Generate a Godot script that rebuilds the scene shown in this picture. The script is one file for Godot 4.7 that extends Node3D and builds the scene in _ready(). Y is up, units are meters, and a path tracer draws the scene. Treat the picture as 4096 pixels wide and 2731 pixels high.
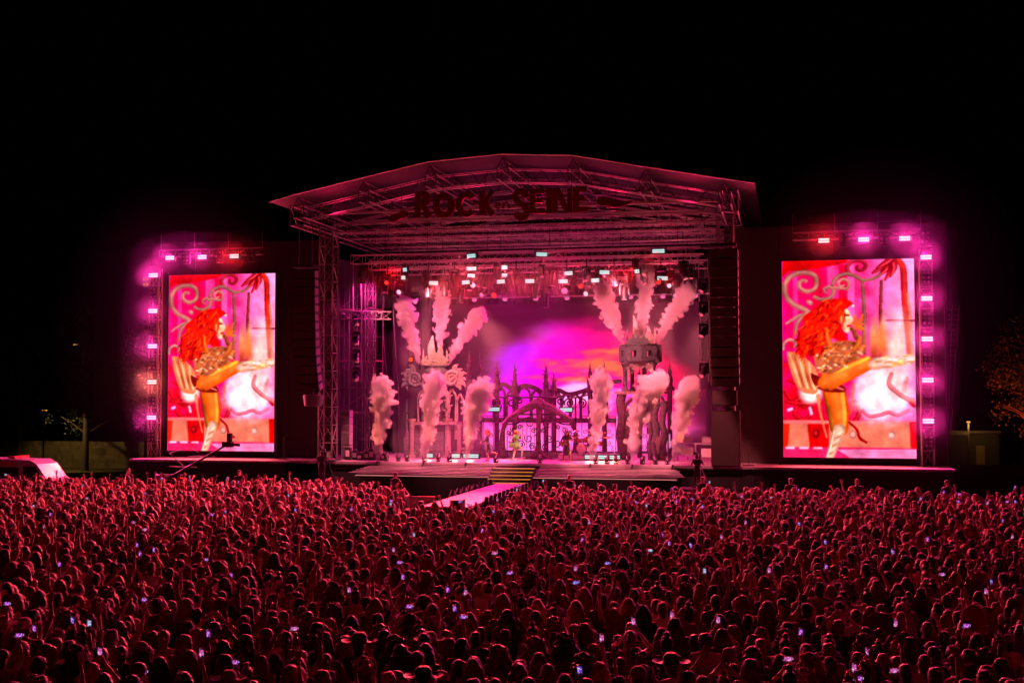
extends Node3D

# ---------------------------------------------------------------- geometry helpers
class Shape:
	var v := PackedVector3Array()
	var n := PackedVector3Array()
	var uv := PackedVector2Array()
	var idx := PackedInt32Array()
	var cid := PackedInt32Array()
	func quad(a: Vector3, b: Vector3, c: Vector3, d: Vector3) -> void:
		var k := v.size()
		var m := (c - a).cross(b - a).normalized()
		v.append_array([a, b, c, d])
		n.append_array([m, m, m, m])
		uv.append_array([Vector2(0, 0), Vector2(1, 0), Vector2(1, 1), Vector2(0, 1)])
		idx.append_array([k, k + 1, k + 2, k, k + 2, k + 3])
	func tri(a: Vector3, b: Vector3, c: Vector3) -> void:
		var k := v.size()
		var m := (c - a).cross(b - a).normalized()
		v.append_array([a, b, c])
		n.append_array([m, m, m])
		uv.append_array([Vector2(0, 0), Vector2(1, 0), Vector2(1, 1)])
		idx.append_array([k, k + 1, k + 2])
	func box(c: Vector3, s: Vector3, q := Basis()) -> Shape:
		var h := s / 2
		for f in [[Vector3(0, 0, 1), Vector3(0, 1, 0)], [Vector3(0, 0, -1), Vector3(0, 1, 0)], [Vector3(1, 0, 0), Vector3(0, 1, 0)], [Vector3(-1, 0, 0), Vector3(0, 1, 0)], [Vector3(0, 1, 0), Vector3(0, 0, -1)], [Vector3(0, -1, 0), Vector3(0, 0, 1)]]:
			var d: Vector3 = f[0] * h
			var u: Vector3 = f[1] * h
			var r: Vector3 = f[1].cross(f[0]) * h
			quad(c + q * (d - r + u), c + q * (d + r + u), c + q * (d + r - u), c + q * (d - r - u))
		return self
	func bar(a: Vector3, b: Vector3, ra: float, rb := -1.0, sides := 4) -> Shape:
		return tube([a, b], [ra, ra if rb < 0 else rb], sides, true)
	func tube(p: Array, r: Array, sides := 6, cap := true) -> Shape:
		var k := v.size()
		var m := p.size()
		var x := Vector3.ZERO
		for i in m:
			var d: Vector3 = (p[mini(i + 1, m - 1)] - p[maxi(i - 1, 0)]).normalized()
			if i == 0:
				x = d.cross(Vector3.UP if absf(d.y) < 0.9 else Vector3.RIGHT).normalized()
			else:
				x = (x - d * x.dot(d)).normalized()
			var y := d.cross(x)
			for s in sides:
				var t := TAU * (s + 0.5) / sides
				var o := x * cos(t) + y * sin(t)
				v.append(p[i] + o * (r[i] if i < r.size() else r[-1]))
				n.append(o)
				uv.append(Vector2(float(s) / sides, float(i) / m))
		for i in m - 1:
			for s in sides:
				var j := (s + 1) % sides
				var a := k + i * sides
				var b := a + sides
				idx.append_array([b + s, b + j, a + j, b + s, a + j, a + s])
		if cap:
			for e in [0, m - 1]:
				var q := k + int(e) * sides
				for s in range(1, sides - 1):
					if e == 0:
						idx.append_array([q, q + s, q + s + 1])
					else:
						idx.append_array([q, q + s + 1, q + s])
		return self
	func lathe(pr: Array, sides := 12, at := Vector3.ZERO, q := Basis(), a0 := 0.0) -> Shape:
		var k := v.size()
		var m := pr.size()
		for i in m:
			var t: Vector2 = pr[mini(i + 1, m - 1)] - pr[maxi(i - 1, 0)]
			var no := Vector2(t.y, -t.x).normalized()
			for s in sides:
				var a := TAU * s / sides + a0
				var o := Vector3(cos(a), 0, -sin(a))
				v.append(at + q * (o * pr[i].x + Vector3(0, pr[i].y, 0)))
				n.append(q * (o * no.x + Vector3(0, no.y, 0)))
				uv.append(Vector2(float(s) / sides, float(i) / m))
		for i in m - 1:
			for s in sides:
				var j := (s + 1) % sides
				var a := k + i * sides
				var b := a + sides
				idx.append_array([b + s, b + j, a + j, b + s, a + j, a + s])
		return self
	func ext(poly: Array, z0: float, z1: float, xf := Transform3D()) -> Shape:
		var p := PackedVector2Array(poly)
		if Geometry2D.is_polygon_clockwise(p):
			p.reverse()
		var t := Geometry2D.triangulate_polygon(p)
		for i in range(0, t.size(), 3):
			var a := p[t[i]]
			var b := p[t[i + 1]]
			var c := p[t[i + 2]]
			if (b - a).cross(c - a) > 0:
				var w := b
				b = c
				c = w
			tri(xf * Vector3(a.x, a.y, z1), xf * Vector3(b.x, b.y, z1), xf * Vector3(c.x, c.y, z1))
			tri(xf * Vector3(a.x, a.y, z0), xf * Vector3(c.x, c.y, z0), xf * Vector3(b.x, b.y, z0))
		for i in p.size():
			var a := p[i]
			var b := p[(i + 1) % p.size()]
			quad(xf * Vector3(a.x, a.y, z1), xf * Vector3(b.x, b.y, z1), xf * Vector3(b.x, b.y, z0), xf * Vector3(a.x, a.y, z0))
		return self
	func stroke(p: Array, w: Array, z0: float, z1: float, xf := Transform3D()) -> Shape:
		var l := []
		var r := []
		for i in p.size():
			var d: Vector2 = (p[mini(i + 1, p.size() - 1)] - p[maxi(i - 1, 0)]).normalized()
			var h: float = w[i] if i < w.size() else w[-1]
			l.append(p[i] + Vector2(-d.y, d.x) * h)
			r.append(p[i] - Vector2(-d.y, d.x) * h)
		var f := func(q: Vector2, z: float) -> Vector3: return xf * Vector3(q.x, q.y, z)
		for i in p.size() - 1:
			quad(f.call(l[i], z1), f.call(l[i + 1], z1), f.call(r[i + 1], z1), f.call(r[i], z1))
			quad(f.call(l[i + 1], z0), f.call(l[i], z0), f.call(r[i], z0), f.call(r[i + 1], z0))
			quad(f.call(l[i + 1], z1), f.call(l[i], z1), f.call(l[i], z0), f.call(l[i + 1], z0))
			quad(f.call(r[i], z1), f.call(r[i + 1], z1), f.call(r[i + 1], z0), f.call(r[i], z0))
		var e := p.size() - 1
		quad(f.call(l[0], z1), f.call(r[0], z1), f.call(r[0], z0), f.call(l[0], z0))
		quad(f.call(r[e], z1), f.call(l[e], z1), f.call(l[e], z0), f.call(r[e], z0))
		return self
	func add(o: Shape, xf := Transform3D()) -> Shape:
		var k := v.size()
		v.append_array(xf * o.v)
		n.append_array(Transform3D(xf.basis.orthonormalized(), Vector3.ZERO) * o.n)
		uv.append_array(o.uv)
		for i in o.idx:
			idx.append(i + k)
		cid.append_array(o.cid)
		return self
	func arrays(palette := []) -> Array:
		var a := []
		a.resize(Mesh.ARRAY_MAX)
		a[Mesh.ARRAY_VERTEX] = v
		a[Mesh.ARRAY_NORMAL] = n
		if uv.size() == v.size():
			a[Mesh.ARRAY_TEX_UV] = uv
		a[Mesh.ARRAY_INDEX] = idx
		if palette.size():
			var c := PackedColorArray()
			c.resize(v.size())
			for i in v.size():
				c[i] = palette[cid[i] if i < cid.size() else 0]
			a[Mesh.ARRAY_COLOR] = c
		return a
	func mesh(palette := []) -> ArrayMesh:
		var m := ArrayMesh.new()
		m.add_surface_from_arrays(Mesh.PRIMITIVE_TRIANGLES, arrays(palette))
		return m

# a distance field on a grid, meshed with surface nets
class Field:
	var lo: Vector3
	var h: float
	var nx: int
	var ny: int
	var nz: int
	var f := PackedFloat32Array()
	var best := PackedFloat32Array()
	var id := PackedInt32Array()
	var pad := 0.0      # how far round each limb distances are worked out
	func _init(a: Vector3, b: Vector3, cell: float) -> void:
		lo = a
		h = cell
		nx = int((b.x - a.x) / h) + 2
		ny = int((b.y - a.y) / h) + 2
		nz = int((b.z - a.z) / h) + 2
		f.resize(nx * ny * nz)
		f.fill(9.0)
		best.resize(f.size())
		best.fill(9.0)
		id.resize(f.size())
	func cap(a: Vector3, b: Vector3, ra: float, rb: float, k := 0.03, which := 0, squash := Vector3.ONE) -> void:
		var m := maxf(ra, rb) * maxf(squash.x, maxf(squash.y, squash.z)) + k + h * 2.0 + pad
		var c0 := ((a.min(b) - Vector3(m, m, m) - lo) / h).floor()
		var c1 := ((a.max(b) + Vector3(m, m, m) - lo) / h).ceil()
		var ab := (b - a) / squash
		var l := maxf(ab.length_squared(), 1e-9)
		for z in range(maxi(0, int(c0.z)), mini(nz, int(c1.z) + 1)):
			for y in range(maxi(0, int(c0.y)), mini(ny, int(c1.y) + 1)):
				var at := (z * ny + y) * nx
				for x in range(maxi(0, int(c0.x)), mini(nx, int(c1.x) + 1)):
					var p := (lo + Vector3(x, y, z) * h - a) / squash
					var t := clampf(p.dot(ab) / l, 0.0, 1.0)
					var d := (p - ab * t).length() - lerpf(ra, rb, t)
					var i := at + x
					if d < best[i]:
						best[i] = d
						id[i] = which
					var g := f[i]
					var w := maxf(k - absf(g - d), 0.0) / k if k > 0.0 else 0.0
					f[i] = minf(g, d) - w * w * k * 0.25
	func rough(no: FastNoiseLite, amp: float, reach := 0.5) -> void:
		for z in nz:
			for y in ny:
				for x in nx:
					var i := (z * ny + y) * nx + x
					if absf(f[i]) < reach:
						f[i] += no.get_noise_3dv(lo + Vector3(x, y, z) * h) * amp
	func puff(no: FastNoiseLite, amp: float, reach := 0.5) -> void:      # round bulges with sharp creases
		for z in nz:
			for y in ny:
				for x in nx:
					var i := (z * ny + y) * nx + x
					if absf(f[i]) < reach:
						f[i] -= minf(0.5, sqrt(no.get_noise_3dv(lo + Vector3(x, y, z) * h) ** 2 + 0.006) - 0.077) * amp * clampf((y - 3) / 18.0, 0.05, 1.0)
	func nets() -> Shape:
		var s := Shape.new()
		var at := PackedInt32Array()
		at.resize(f.size())
		at.fill(-1)
		var step := [0, 1, nx, nx + 1, nx * ny, nx * ny + 1, nx * ny + nx, nx * ny + nx + 1]
		var ed := [[0, 1], [2, 3], [4, 5], [6, 7], [0, 2], [1, 3], [4, 6], [5, 7], [0, 4], [1, 5], [2, 6], [3, 7]]
		for z in nz - 1:
			for y in ny - 1:
				for x in nx - 1:
					var i := (z * ny + y) * nx + x
					var e := f[i]
					if absf(e) > h * 9.0:
						continue
					var inside := 0
					var g := [0.0, 0.0, 0.0, 0.0, 0.0, 0.0, 0.0, 0.0]
					for c in 8:
						var q := f[i + step[c]]
						g[c] = q
						if q < 0:
							inside += 1
					if inside == 0 or inside == 8:
						continue
					var p := Vector3.ZERO
					var cnt := 0
					for d in ed:
						var u: float = g[d[0]]
						var w: float = g[d[1]]
						if (u < 0) != (w < 0):
							var t := u / (u - w)
							var pa := Vector3(d[0] & 1, (d[0] >> 1) & 1, d[0] >> 2)
							var pb := Vector3(d[1] & 1, (d[1] >> 1) & 1, d[1] >> 2)
							p += pa.lerp(pb, t)
							cnt += 1
					p /= cnt
					at[i] = s.v.size()
					s.v.append(lo + (Vector3(x, y, z) + p) * h)
					s.n.append(Vector3(g[1] + g[3] + g[5] + g[7] - g[0] - g[2] - g[4] - g[6], g[2] + g[3] + g[6] + g[7] - g[0] - g[1] - g[4] - g[5], g[4] + g[5] + g[6] + g[7] - g[0] - g[1] - g[2] - g[3]).normalized())
					s.cid.append(id[i])
		for z in range(1, nz - 1):
			for y in range(1, ny - 1):
				for x in range(1, nx - 1):
					var i := (z * ny + y) * nx + x
					var e := f[i] < 0
					for ax in 3:
						var j: int = i + [1, nx, nx * ny][ax]
						if (f[j] < 0) == e:
							continue
						var u: int = [nx, nx * ny, 1][ax]
						var w: int = [nx * ny, 1, nx][ax]
						var a := at[i]
						var b := at[i - u]
						var c := at[i - u - w]
						var d := at[i - w]
						if a < 0 or b < 0 or c < 0 or d < 0:
							continue
						if e:
							s.idx.append_array([a, d, c, a, c, b])
						else:
							s.idx.append_array([a, b, c, a, c, d])
		return s

# ---------------------------------------------------------------- scene helpers
var mats := {}
var kept := {}
var rng := RandomNumberGenerator.new()
var lamp_spots := []
var roof_spots := []

func mt(key: String, r := 0.5, g := -1.0, b := -1.0, rough := 0.8, metal := 0.0) -> StandardMaterial3D:   # r, g, b are real-world (linear) base colours
	if not mats.has(key):
		var m := StandardMaterial3D.new()
		m.resource_name = key
		m.albedo_color = Color(r, r if g < 0 else g, r if b < 0 else b).linear_to_srgb()
		m.roughness = rough
		m.metallic = metal
		mats[key] = m
	return mats[key]

func glow(key: String, c: Color, energy := 1.0) -> StandardMaterial3D:
	if not mats.has(key):
		var m := StandardMaterial3D.new()
		m.resource_name = key
		m.albedo_color = Color.BLACK
		m.roughness = 0.4
		m.emission_enabled = true
		m.emission = c
		m.emission_energy_multiplier = energy
		mats[key] = m
	return mats[key]

func tag(o: Node, label: String, category: String, group := "", kind := "") -> Node:
	if label: o.set_meta("label", label)
	if category: o.set_meta("category", category)
	if group: o.set_meta("group", group)
	if kind: o.set_meta("kind", kind)
	return o

func put(called: String, m: Mesh, material: Material, parent: Node = self, at := Vector3.ZERO, q := Basis()) -> MeshInstance3D:
	var o := MeshInstance3D.new()
	o.name = called
	o.mesh = m
	o.material_override = material
	o.transform = Transform3D(q, at)
	parent.add_child(o, true)
	return o

func thing(called: String, label: String, category: String, group := "", at := Vector3.ZERO, q := Basis()) -> Node3D:
	var o := Node3D.new()
	o.name = called
	o.transform = Transform3D(q, at)
	add_child(o, true)
	tag(o, label, category, group)
	return o

func structure(o: Node, label: String, category: String) -> Node:
	return tag(o, label, category, "", "structure")

func lamp(at: Vector3, towards: Vector3, c: Color, energy: float, angle := 80.0, size := 0.25, parent: Node = self) -> void:
	var l := SpotLight3D.new()
	l.name = "lamp_light"
	l.light_color = c
	l.light_energy = energy
	l.light_size = size
	l.spot_range = 90.0
	l.spot_attenuation = 2.0
	l.spot_angle = angle
	l.spot_angle_attenuation = 0.4
	l.shadow_enabled = true
	l.transform = Transform3D(Basis.looking_at(towards, Vector3.UP if absf(towards.normalized().y) < 0.95 else Vector3.BACK), at)
	parent.add_child(l, true)


func nth(k: int) -> String:
	return str(k) + ("th" if k % 100 > 10 and k % 100 < 14 else ["th", "st", "nd", "rd", "th", "th", "th", "th", "th", "th"][k % 10])

func spiral(c: Vector2, r0: float, r1: float, a0: float, a1: float, steps := 18) -> Array:
	var p := []
	for i in steps + 1:
		var t := float(i) / steps
		p.append(c + Vector2.from_angle(lerpf(a0, a1, t)) * lerpf(r0, r1, t))
	return p

func smooth(p: Array, steps := 4) -> Array:      # Catmull-Rom through Vector2 or Vector3 points
	var out := []
	for i in p.size() - 1:
		for k in steps:
			out.append(p[i].cubic_interpolate(p[i + 1], p[maxi(i - 1, 0)], p[mini(i + 2, p.size() - 1)], float(k) / steps))
	out.append(p[-1])
	return out

func flat(p: Array, z := 0.0) -> Array:
	return p.map(func(q): return Vector3(q.x, q.y, z))

func noise(freq: float, octaves := 3, sd := 1) -> FastNoiseLite:
	var no := FastNoiseLite.new()
	no.seed = sd
	no.frequency = freq
	no.fractal_octaves = octaves
	return no

# box truss between two points: four chords, one lacing mesh
func truss(parent: Node, a: Vector3, b: Vector3, w: float, hh: float, material: Material, r := 0.03, bay := 0.9, laced: Material = null) -> void:
	var d := (b - a).normalized()
	var side := d.cross(Vector3.UP if absf(d.y) < 0.9 else Vector3.BACK).normalized()
	var up := side.cross(d)
	var off := [side * w / 2 + up * hh / 2, -side * w / 2 + up * hh / 2, -side * w / 2 - up * hh / 2, side * w / 2 - up * hh / 2]
	for o in off:
		put("chord", Shape.new().bar(a + o, b + o, r, r, 5).mesh(), material, parent)
	var s := Shape.new()
	var nb := maxi(1, int(round((b - a).length() / bay)))
	for i in nb:
		var p := a.lerp(b, float(i) / nb)
		var q := a.lerp(b, float(i + 1) / nb)
		for k in 4:
			var o: Vector3 = off[k]
			var e: Vector3 = off[(k + 1) % 4]
			s.bar(p + o, q + e if i % 2 == 0 else p + e, r * 0.6, -1, 4) if i % 2 == 0 else s.bar(p + e, q + o, r * 0.6, -1, 4)
			s.bar(p + o, p + e, r * 0.6, -1, 4)
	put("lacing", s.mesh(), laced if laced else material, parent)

const PINK := Color(1.0, 0.16, 0.62)
const ROSE := Color(1.0, 0.22, 0.36)
const RED := Color(1.0, 0.07, 0.05)
const AMBER := Color(1.0, 0.45, 0.36)
const SALMON := Color(1.0, 0.46, 0.52)
const STAGE_MID := 0.25

func _ready() -> void:
	rng.seed = 7
	var cam := Camera3D.new()
	cam.name = "camera"
	cam.fov = 30.67
	cam.near = 0.1
	cam.far = 900.0
	cam.transform = Transform3D(Basis.from_euler(Vector3(deg_to_rad(2.423), deg_to_rad(12.78), 0)), Vector3(15.6, 5.7, 67.1))
	add_child(cam)
	cam.current = true
	var env := WorldEnvironment.new()
	env.name = "sky"
	var e := Environment.new()
	e.background_mode = Environment.BG_SKY
	var sky := Sky.new()
	var ps := ProceduralSkyMaterial.new()       # a night sky, next to black
	ps.sky_top_color = Color(0.002, 0.002, 0.003)
	ps.sky_horizon_color = Color(0.004, 0.002, 0.003)
	ps.ground_bottom_color = Color(0.002, 0.001, 0.001)
	ps.ground_horizon_color = Color(0.003, 0.001, 0.002)
	ps.sky_energy_multiplier = 0.1
	ps.ground_energy_multiplier = 0.1
	sky.sky_material = ps
	e.sky = sky
	e.tonemap_mode = Environment.TONE_MAPPER_LINEAR
	e.tonemap_exposure = 1.0
	e.sdfgi_enabled = true
	e.ssao_enabled = true
	e.ssil_enabled = true
	e.volumetric_fog_enabled = true
	e.volumetric_fog_density = 0.0
	env.environment = e
	add_child(env)
	build_ground()
	build_platforms()
	build_roof()
	build_sign()
	build_back()
	build_castle()
	build_screens()
	build_strobes()
	build_rig()
	build_sound()
	build_scaffold()
	build_side_things()
	build_smoke()
	build_performers()
	build_crowd()

# ---------------------------------------------------------------- ground, platforms, roof
func build_ground() -> void:
	var gm := mt("dry_grass", 0.09, 0.08, 0.04, 0.95)
	var nt := NoiseTexture2D.new()
	nt.noise = noise(0.03, 5, 3)
	nt.width = 512
	nt.height = 512
	nt.seamless = true
	gm.heightmap_enabled = true
	gm.heightmap_texture = nt
	gm.heightmap_scale = 4.0
	gm.uv1_triplanar = true
	gm.uv1_world_triplanar = true
	gm.uv1_scale = Vector3.ONE * 0.4
	var p := PlaneMesh.new()
	p.size = Vector2(900, 900)
	structure(put("ground", p, gm), "trampled grass field under the crowd", "ground")

func build_platforms() -> void:
	var deck := mt("stage_floor", 0.32, 0.3, 0.31, 0.45)
	var black := mt("black_cloth", 0.016, 0.014, 0.015, 0.9)
	var s := thing("stage_platform", "main stage platform with pale floor and black skirt", "stage")
	put("deck", Shape.new().box(Vector3(-0.6, 1.83, -7.15), Vector3(24.2, 0.14, 14.7)).mesh(), deck, s)
	put("front_trim", Shape.new().box(Vector3(0.3, 1.72, 0.22), Vector3(22.4, 0.07, 0.03)).mesh(), mt("dark_steel", 0.05, 0.05, 0.055, 0.5, 0.6), s)
	put("skirt", Shape.new().box(Vector3(0.3, 0.88, 0.1), Vector3(22.4, 1.75, 0.06)).mesh(), black, s)
	for side in 2:
		var x0: float = [-22.5, 11.52][side]
		var x1: float = [-12.72, 23.5][side]
		var w := thing("wing_platform", ["low platform with black skirt below the big screen beside the camera crane", "low platform with black skirt below the big screen beside the orange tree"][side], "stage", "wing platforms")
		put("deck", Shape.new().box(Vector3((x0 + x1) / 2, 1.84, -1.8), Vector3(x1 - x0, 0.12, 5.02)).mesh(), deck, w)
		put("skirt", Shape.new().box(Vector3((x0 + x1) / 2, 0.88, 0.6), Vector3(x1 - x0, 1.76, 0.06)).mesh(), black, w)
		for k in 9:
			put("skirt_seam", Shape.new().box(Vector3(lerpf(x0, x1, (k + 0.5) / 9), 0.88, 0.64), Vector3(0.03, 1.74, 0.02)).mesh(), black, w)
	# the slatted ramps on both sides of the stairs
	var slat := mt("slat_paint", 0.4, 0.36, 0.36, 0.5)
	for side in 2:
		var xa: float = [-7.7, 2.06][side]
		var xb: float = [-0.41, 9.35][side]
		var a := thing("stage_apron", ["slatted ramp below the stage edge between speaker stack and stairs", "slatted ramp below the stage edge between stairs and camera operator"][side], "stage ramp", "slatted ramps in front of the stage")
		for k in 7:
			var z := 0.36 + 0.29 * k
			var y := 1.7 - 0.062 * k
			var pts := []
			for i in 13:
				var t := float(i) / 12
				var o := pow(t if side else 1.0 - t, 1.5)
				pts.append(Vector3(lerpf(xa + (0.0 if side else -0.11 * k), xb + (0.11 * k if side else 0.0), t), y + o * 0.012 * k, z - 0.25 * o * (1.0 - k / 12.0)))
			var sh := Shape.new()
			for i in 12:
				var p: Vector3 = pts[i]
				var q: Vector3 = pts[i + 1]
				var u := Vector3(0, 0.025, 0)
				var d := Vector3(0, 0, 0.15)
				sh.quad(p + u, q + u, q + u + d, p + u + d)
				sh.quad(p + u + d, q + u + d, q + d, p + d)
				sh.quad(q + u, p + u, p, q)
			put("slat", sh.mesh(), slat, a)
		put("edge_light", Shape.new().box(Vector3((xa + xb) / 2, 1.265, 2.2), Vector3(xb - xa + 0.5, 0.03, 0.03)).mesh(), glow("pale_edge", Color(1.0, 0.6, 0.58), 0.8), a)
		put("skirt", Shape.new().box(Vector3((xa + xb) / 2, 0.62, 2.2), Vector3(xb - xa, 1.22, 0.05)).mesh(), black, a)
		put("slope", Shape.new().box(Vector3((xa + xb) / 2, 1.42, 1.24), Vector3(xb - xa + 0.6, 0.02, 2.0), Basis(Vector3.RIGHT, 0.222)).mesh(), black, a)
	var st := thing("stage_stairs", "black stairs with yellow lit edges from stage to catwalk", "stairs")
	var yellow := glow("yellow_edge", Color(1.0, 0.62, 0.16), 0.9)
	for k in 5:
		var y := 1.73 - 0.17 * k
		put("step", Shape.new().box(Vector3(0.83, y / 2, 1.45 + 0.36 * k), Vector3(2.4, y, 0.355)).mesh(), mt("black_paint", 0.02, 0.02, 0.02, 0.4), st)
		put("edge_light", Shape.new().box(Vector3(0.83, y - 0.02, 1.64 + 0.36 * k), Vector3(2.3, 0.03, 0.02)).mesh(), yellow, st)
	var c := thing("catwalk", "long pale catwalk running from the stairs into the crowd", "catwalk")
	for k in 11:
		put("deck_panel", Shape.new().box(Vector3(1.32, 0.97 + 0.004 * (k % 2), 3.9 + 1.24 * k), Vector3(2.05, 0.1, 1.215)).mesh(), mt("catwalk_floor_%d" % (k % 3), [0.19, 0.165, 0.205][k % 3], [0.175, 0.15, 0.19][k % 3], [0.17, 0.145, 0.185][k % 3], 0.5), c)
	put("skirt", Shape.new().box(Vector3(1.32, 0.46, 10.1), Vector3(1.95, 0.92, 13.5)).mesh(), black, c)
	# crowd barriers along the pit
	var bm := mt("barrier_steel", 0.25, 0.25, 0.26, 0.4, 0.7)
	var n := 0
	for run in [[Vector3(-19.5, 0, 13.6), Vector3(0.0, 0, 13.6)], [Vector3(2.7, 0, 12.0), Vector3(24.5, 0, 12.0)]]:
		var steps := int((run[1] - run[0]).length() / 2.4)
		for i in steps:
			var p: Vector3 = run[0].lerp(run[1], (i + 0.5) / steps)
			n += 1
			var b := thing("crowd_barrier", "steel crowd barrier along the pit, %s from the left of its line" % nth(n), "barrier", "steel barriers between pit and crowd", p)
			put("top_rail", Shape.new().bar(Vector3(-1.15, 1.12, 0), Vector3(1.15, 1.12, 0), 0.03, -1, 6).mesh(), bm, b)
			put("panel", Shape.new().box(Vector3(0, 0.56, -0.03), Vector3(2.28, 1.0, 0.02)).mesh(), bm, b)
			put("foot_plate", Shape.new().box(Vector3(0, 0.02, -0.5), Vector3(2.28, 0.03, 0.9)).mesh(), bm, b)

const ARCH := [Vector2(-12.96, 16.45), Vector2(-11.42, 16.83), Vector2(-7.56, 17.59), Vector2(-3.72, 18.34), Vector2(0.33, 18.58), Vector2(4.22, 18.36), Vector2(8.03, 17.6), Vector2(12.17, 16.8), Vector2(13.72, 16.52)]

func arch_y(x: float) -> float:
	for i in 8:
		if x <= ARCH[i + 1].x or i == 7:
			return lerpf(ARCH[i].y, ARCH[i + 1].y, (x - ARCH[i].x) / (ARCH[i + 1].x - ARCH[i].x))
	return 16.5

func build_roof() -> void:
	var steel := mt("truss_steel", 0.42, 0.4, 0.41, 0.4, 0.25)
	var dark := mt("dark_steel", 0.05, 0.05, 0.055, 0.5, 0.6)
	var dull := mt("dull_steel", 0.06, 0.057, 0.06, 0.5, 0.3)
	var r := thing("stage_roof", "arched stage roof of white canvas on steel trusses", "roof")
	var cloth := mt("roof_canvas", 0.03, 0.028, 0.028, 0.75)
	# the canvas: one skin per bay, sagging between the trusses
	for i in 8:
		var s := Shape.new()
		var nx := 8
		var nz := 10
		var f := func(a: float, b: float, up: float) -> Vector3:
			var p: Vector2 = ARCH[i].lerp(ARCH[i + 1], a)
			var z := lerpf(2.6, -15.0, b)
			return Vector3(p.x, p.y - 0.05 * sin(PI * a) - 0.05 * sin(PI * 5 * b) * sin(PI * a) + up, z)
		for x in nx:
			for z in nz:
				var a0 := float(x) / nx
				var a1 := float(x + 1) / nx
				var b0 := float(z) / nz
				var b1 := float(z + 1) / nz
				s.quad(f.call(a0, b1, 0.03), f.call(a1, b1, 0.03), f.call(a1, b0, 0.03), f.call(a0, b0, 0.03))
				s.quad(f.call(a0, b0, 0.0), f.call(a1, b0, 0.0), f.call(a1, b1, 0.0), f.call(a0, b1, 0.0))
			s.quad(f.call(float(x) / nx, 0.0, 0.04), f.call(float(x + 1) / nx, 0.0, 0.04), f.call(float(x + 1) / nx, 0.0, -0.05), f.call(float(x) / nx, 0.0, -0.05))
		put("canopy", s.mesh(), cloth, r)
	var hem := []
	for i in 9:
		hem.append(Vector3(ARCH[i].x, ARCH[i].y - 0.02, 2.64))
	put("hem_rope", Shape.new().tube(hem, [0.045], 6).mesh(), mt("white_rope", 0.75, 0.72, 0.72, 0.6), r)
	for k in range(1, 8):
		var t := Node3D.new()
		t.name = "roof_truss"
		r.add_child(t, true)
		var b := Vector3(ARCH[k].x, ARCH[k].y - 0.14, 0)
		var ring := [Vector3(0, 0, 0), Vector3(0.3, -0.48, 0), Vector3(0.3, -1.1, 0), Vector3(-0.3, -1.1, 0), Vector3(-0.3, -0.48, 0)]
		for o in ring:
			put("chord", Shape.new().bar(b + o + Vector3(0, 0, 2.1), b + o + Vector3(0, 0, -14.5), 0.045, -1, 5).mesh(), steel, t)
		var s := Shape.new()
		for q in 17:
			var z := 2.1 - q * 1.03
			for m in 5:
				var a: Vector3 = b + ring[m] + Vector3(0, 0, z)
				var c: Vector3 = b + ring[(m + 1) % 5] + Vector3(0, 0, z)
				s.bar(a, c, 0.032 if q == 0 else 0.022)
				if q < 16:
					s.bar(a, c - Vector3(0, 0, 1.03), 0.022) if q % 2 == 0 else s.bar(c, a - Vector3(0, 0, 1.03), 0.022)
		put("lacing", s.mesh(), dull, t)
	# cross trusses that follow the arch, and straight purlins below
	for z in [0.9, -2.4, -5.8, -9.2, -12.6]:
		var t := Node3D.new()
		t.name = "arch_truss"
		r.add_child(t, true)
		for side in [0, 1]:
			for low in [0, 1]:
				var pts := []
				for k in range(1, 8):
					pts.append(Vector3(ARCH[k].x, ARCH[k].y - 0.55 - 0.72 * low, z + 0.25 - 0.5 * side))
				put("chord", Shape.new().tube(pts, [0.035], 5).mesh(), steel, t)
		var s := Shape.new()
		for k in range(1, 7):
			for q in 4:
				for side in [0, 1]:
					var zz: float = z + 0.25 - 0.5 * side
					var p: Vector2 = ARCH[k].lerp(ARCH[k + 1], q / 4.0)
					var m: Vector2 = ARCH[k].lerp(ARCH[k + 1], (q + 0.5) / 4.0)
					var e: Vector2 = ARCH[k].lerp(ARCH[k + 1], (q + 1) / 4.0)
					s.bar(Vector3(p.x, p.y - 0.55, zz), Vector3(m.x, m.y - 1.27, zz), 0.022)
					s.bar(Vector3(m.x, m.y - 1.27, zz), Vector3(e.x, e.y - 0.55, zz), 0.022)
					s.bar(Vector3(m.x, m.y - 1.27, z + 0.25), Vector3(m.x, m.y - 1.27, z - 0.25), 0.022)
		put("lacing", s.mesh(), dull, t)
	for k in 16:
		var z := 0.2 - k * 0.92
		var y := 16.0 - 0.05 * k + 0.25 * (k % 3)
		var hw := 10.6 if k % 3 else 11.2
		put("purlin", Shape.new().bar(Vector3(STAGE_MID - hw, y, z), Vector3(STAGE_MID + hw + 0.4, y, z), 0.04, -1, 6).mesh(), steel, r)
	for k in 6:
		var t := Node3D.new()
		t.name = "ceiling_truss"
		r.add_child(t, true)
		var z := -0.6 - k * 2.3
		truss(t, Vector3(-10.3, 15.25 - 0.08 * (k % 2), z), Vector3(11.6, 15.25 - 0.08 * (k % 2), z), 0.5, 0.5, steel, 0.032, 0.8, dull)
	for x in [-11.6, 12.4]:
		var t := Node3D.new()
		t.name = "eave_truss"
		r.add_child(t, true)
		truss(t, Vector3(x, 15.75, 1.9), Vector3(x, 15.75, -14.5), 0.8, 1.1, steel, 0.05, 1.1, dull)
	# towers that carry the roof
	var names := ["front lattice tower beside the hanging speakers with bright lit edge", "front lattice tower behind the big black hanging speakers", "rear lattice tower in the dark corner nearest the left speaker stack", "rear lattice tower in the purple haze behind the right smoke jet", "slim inner lattice tower beside the row of hanging round lamps"]
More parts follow.
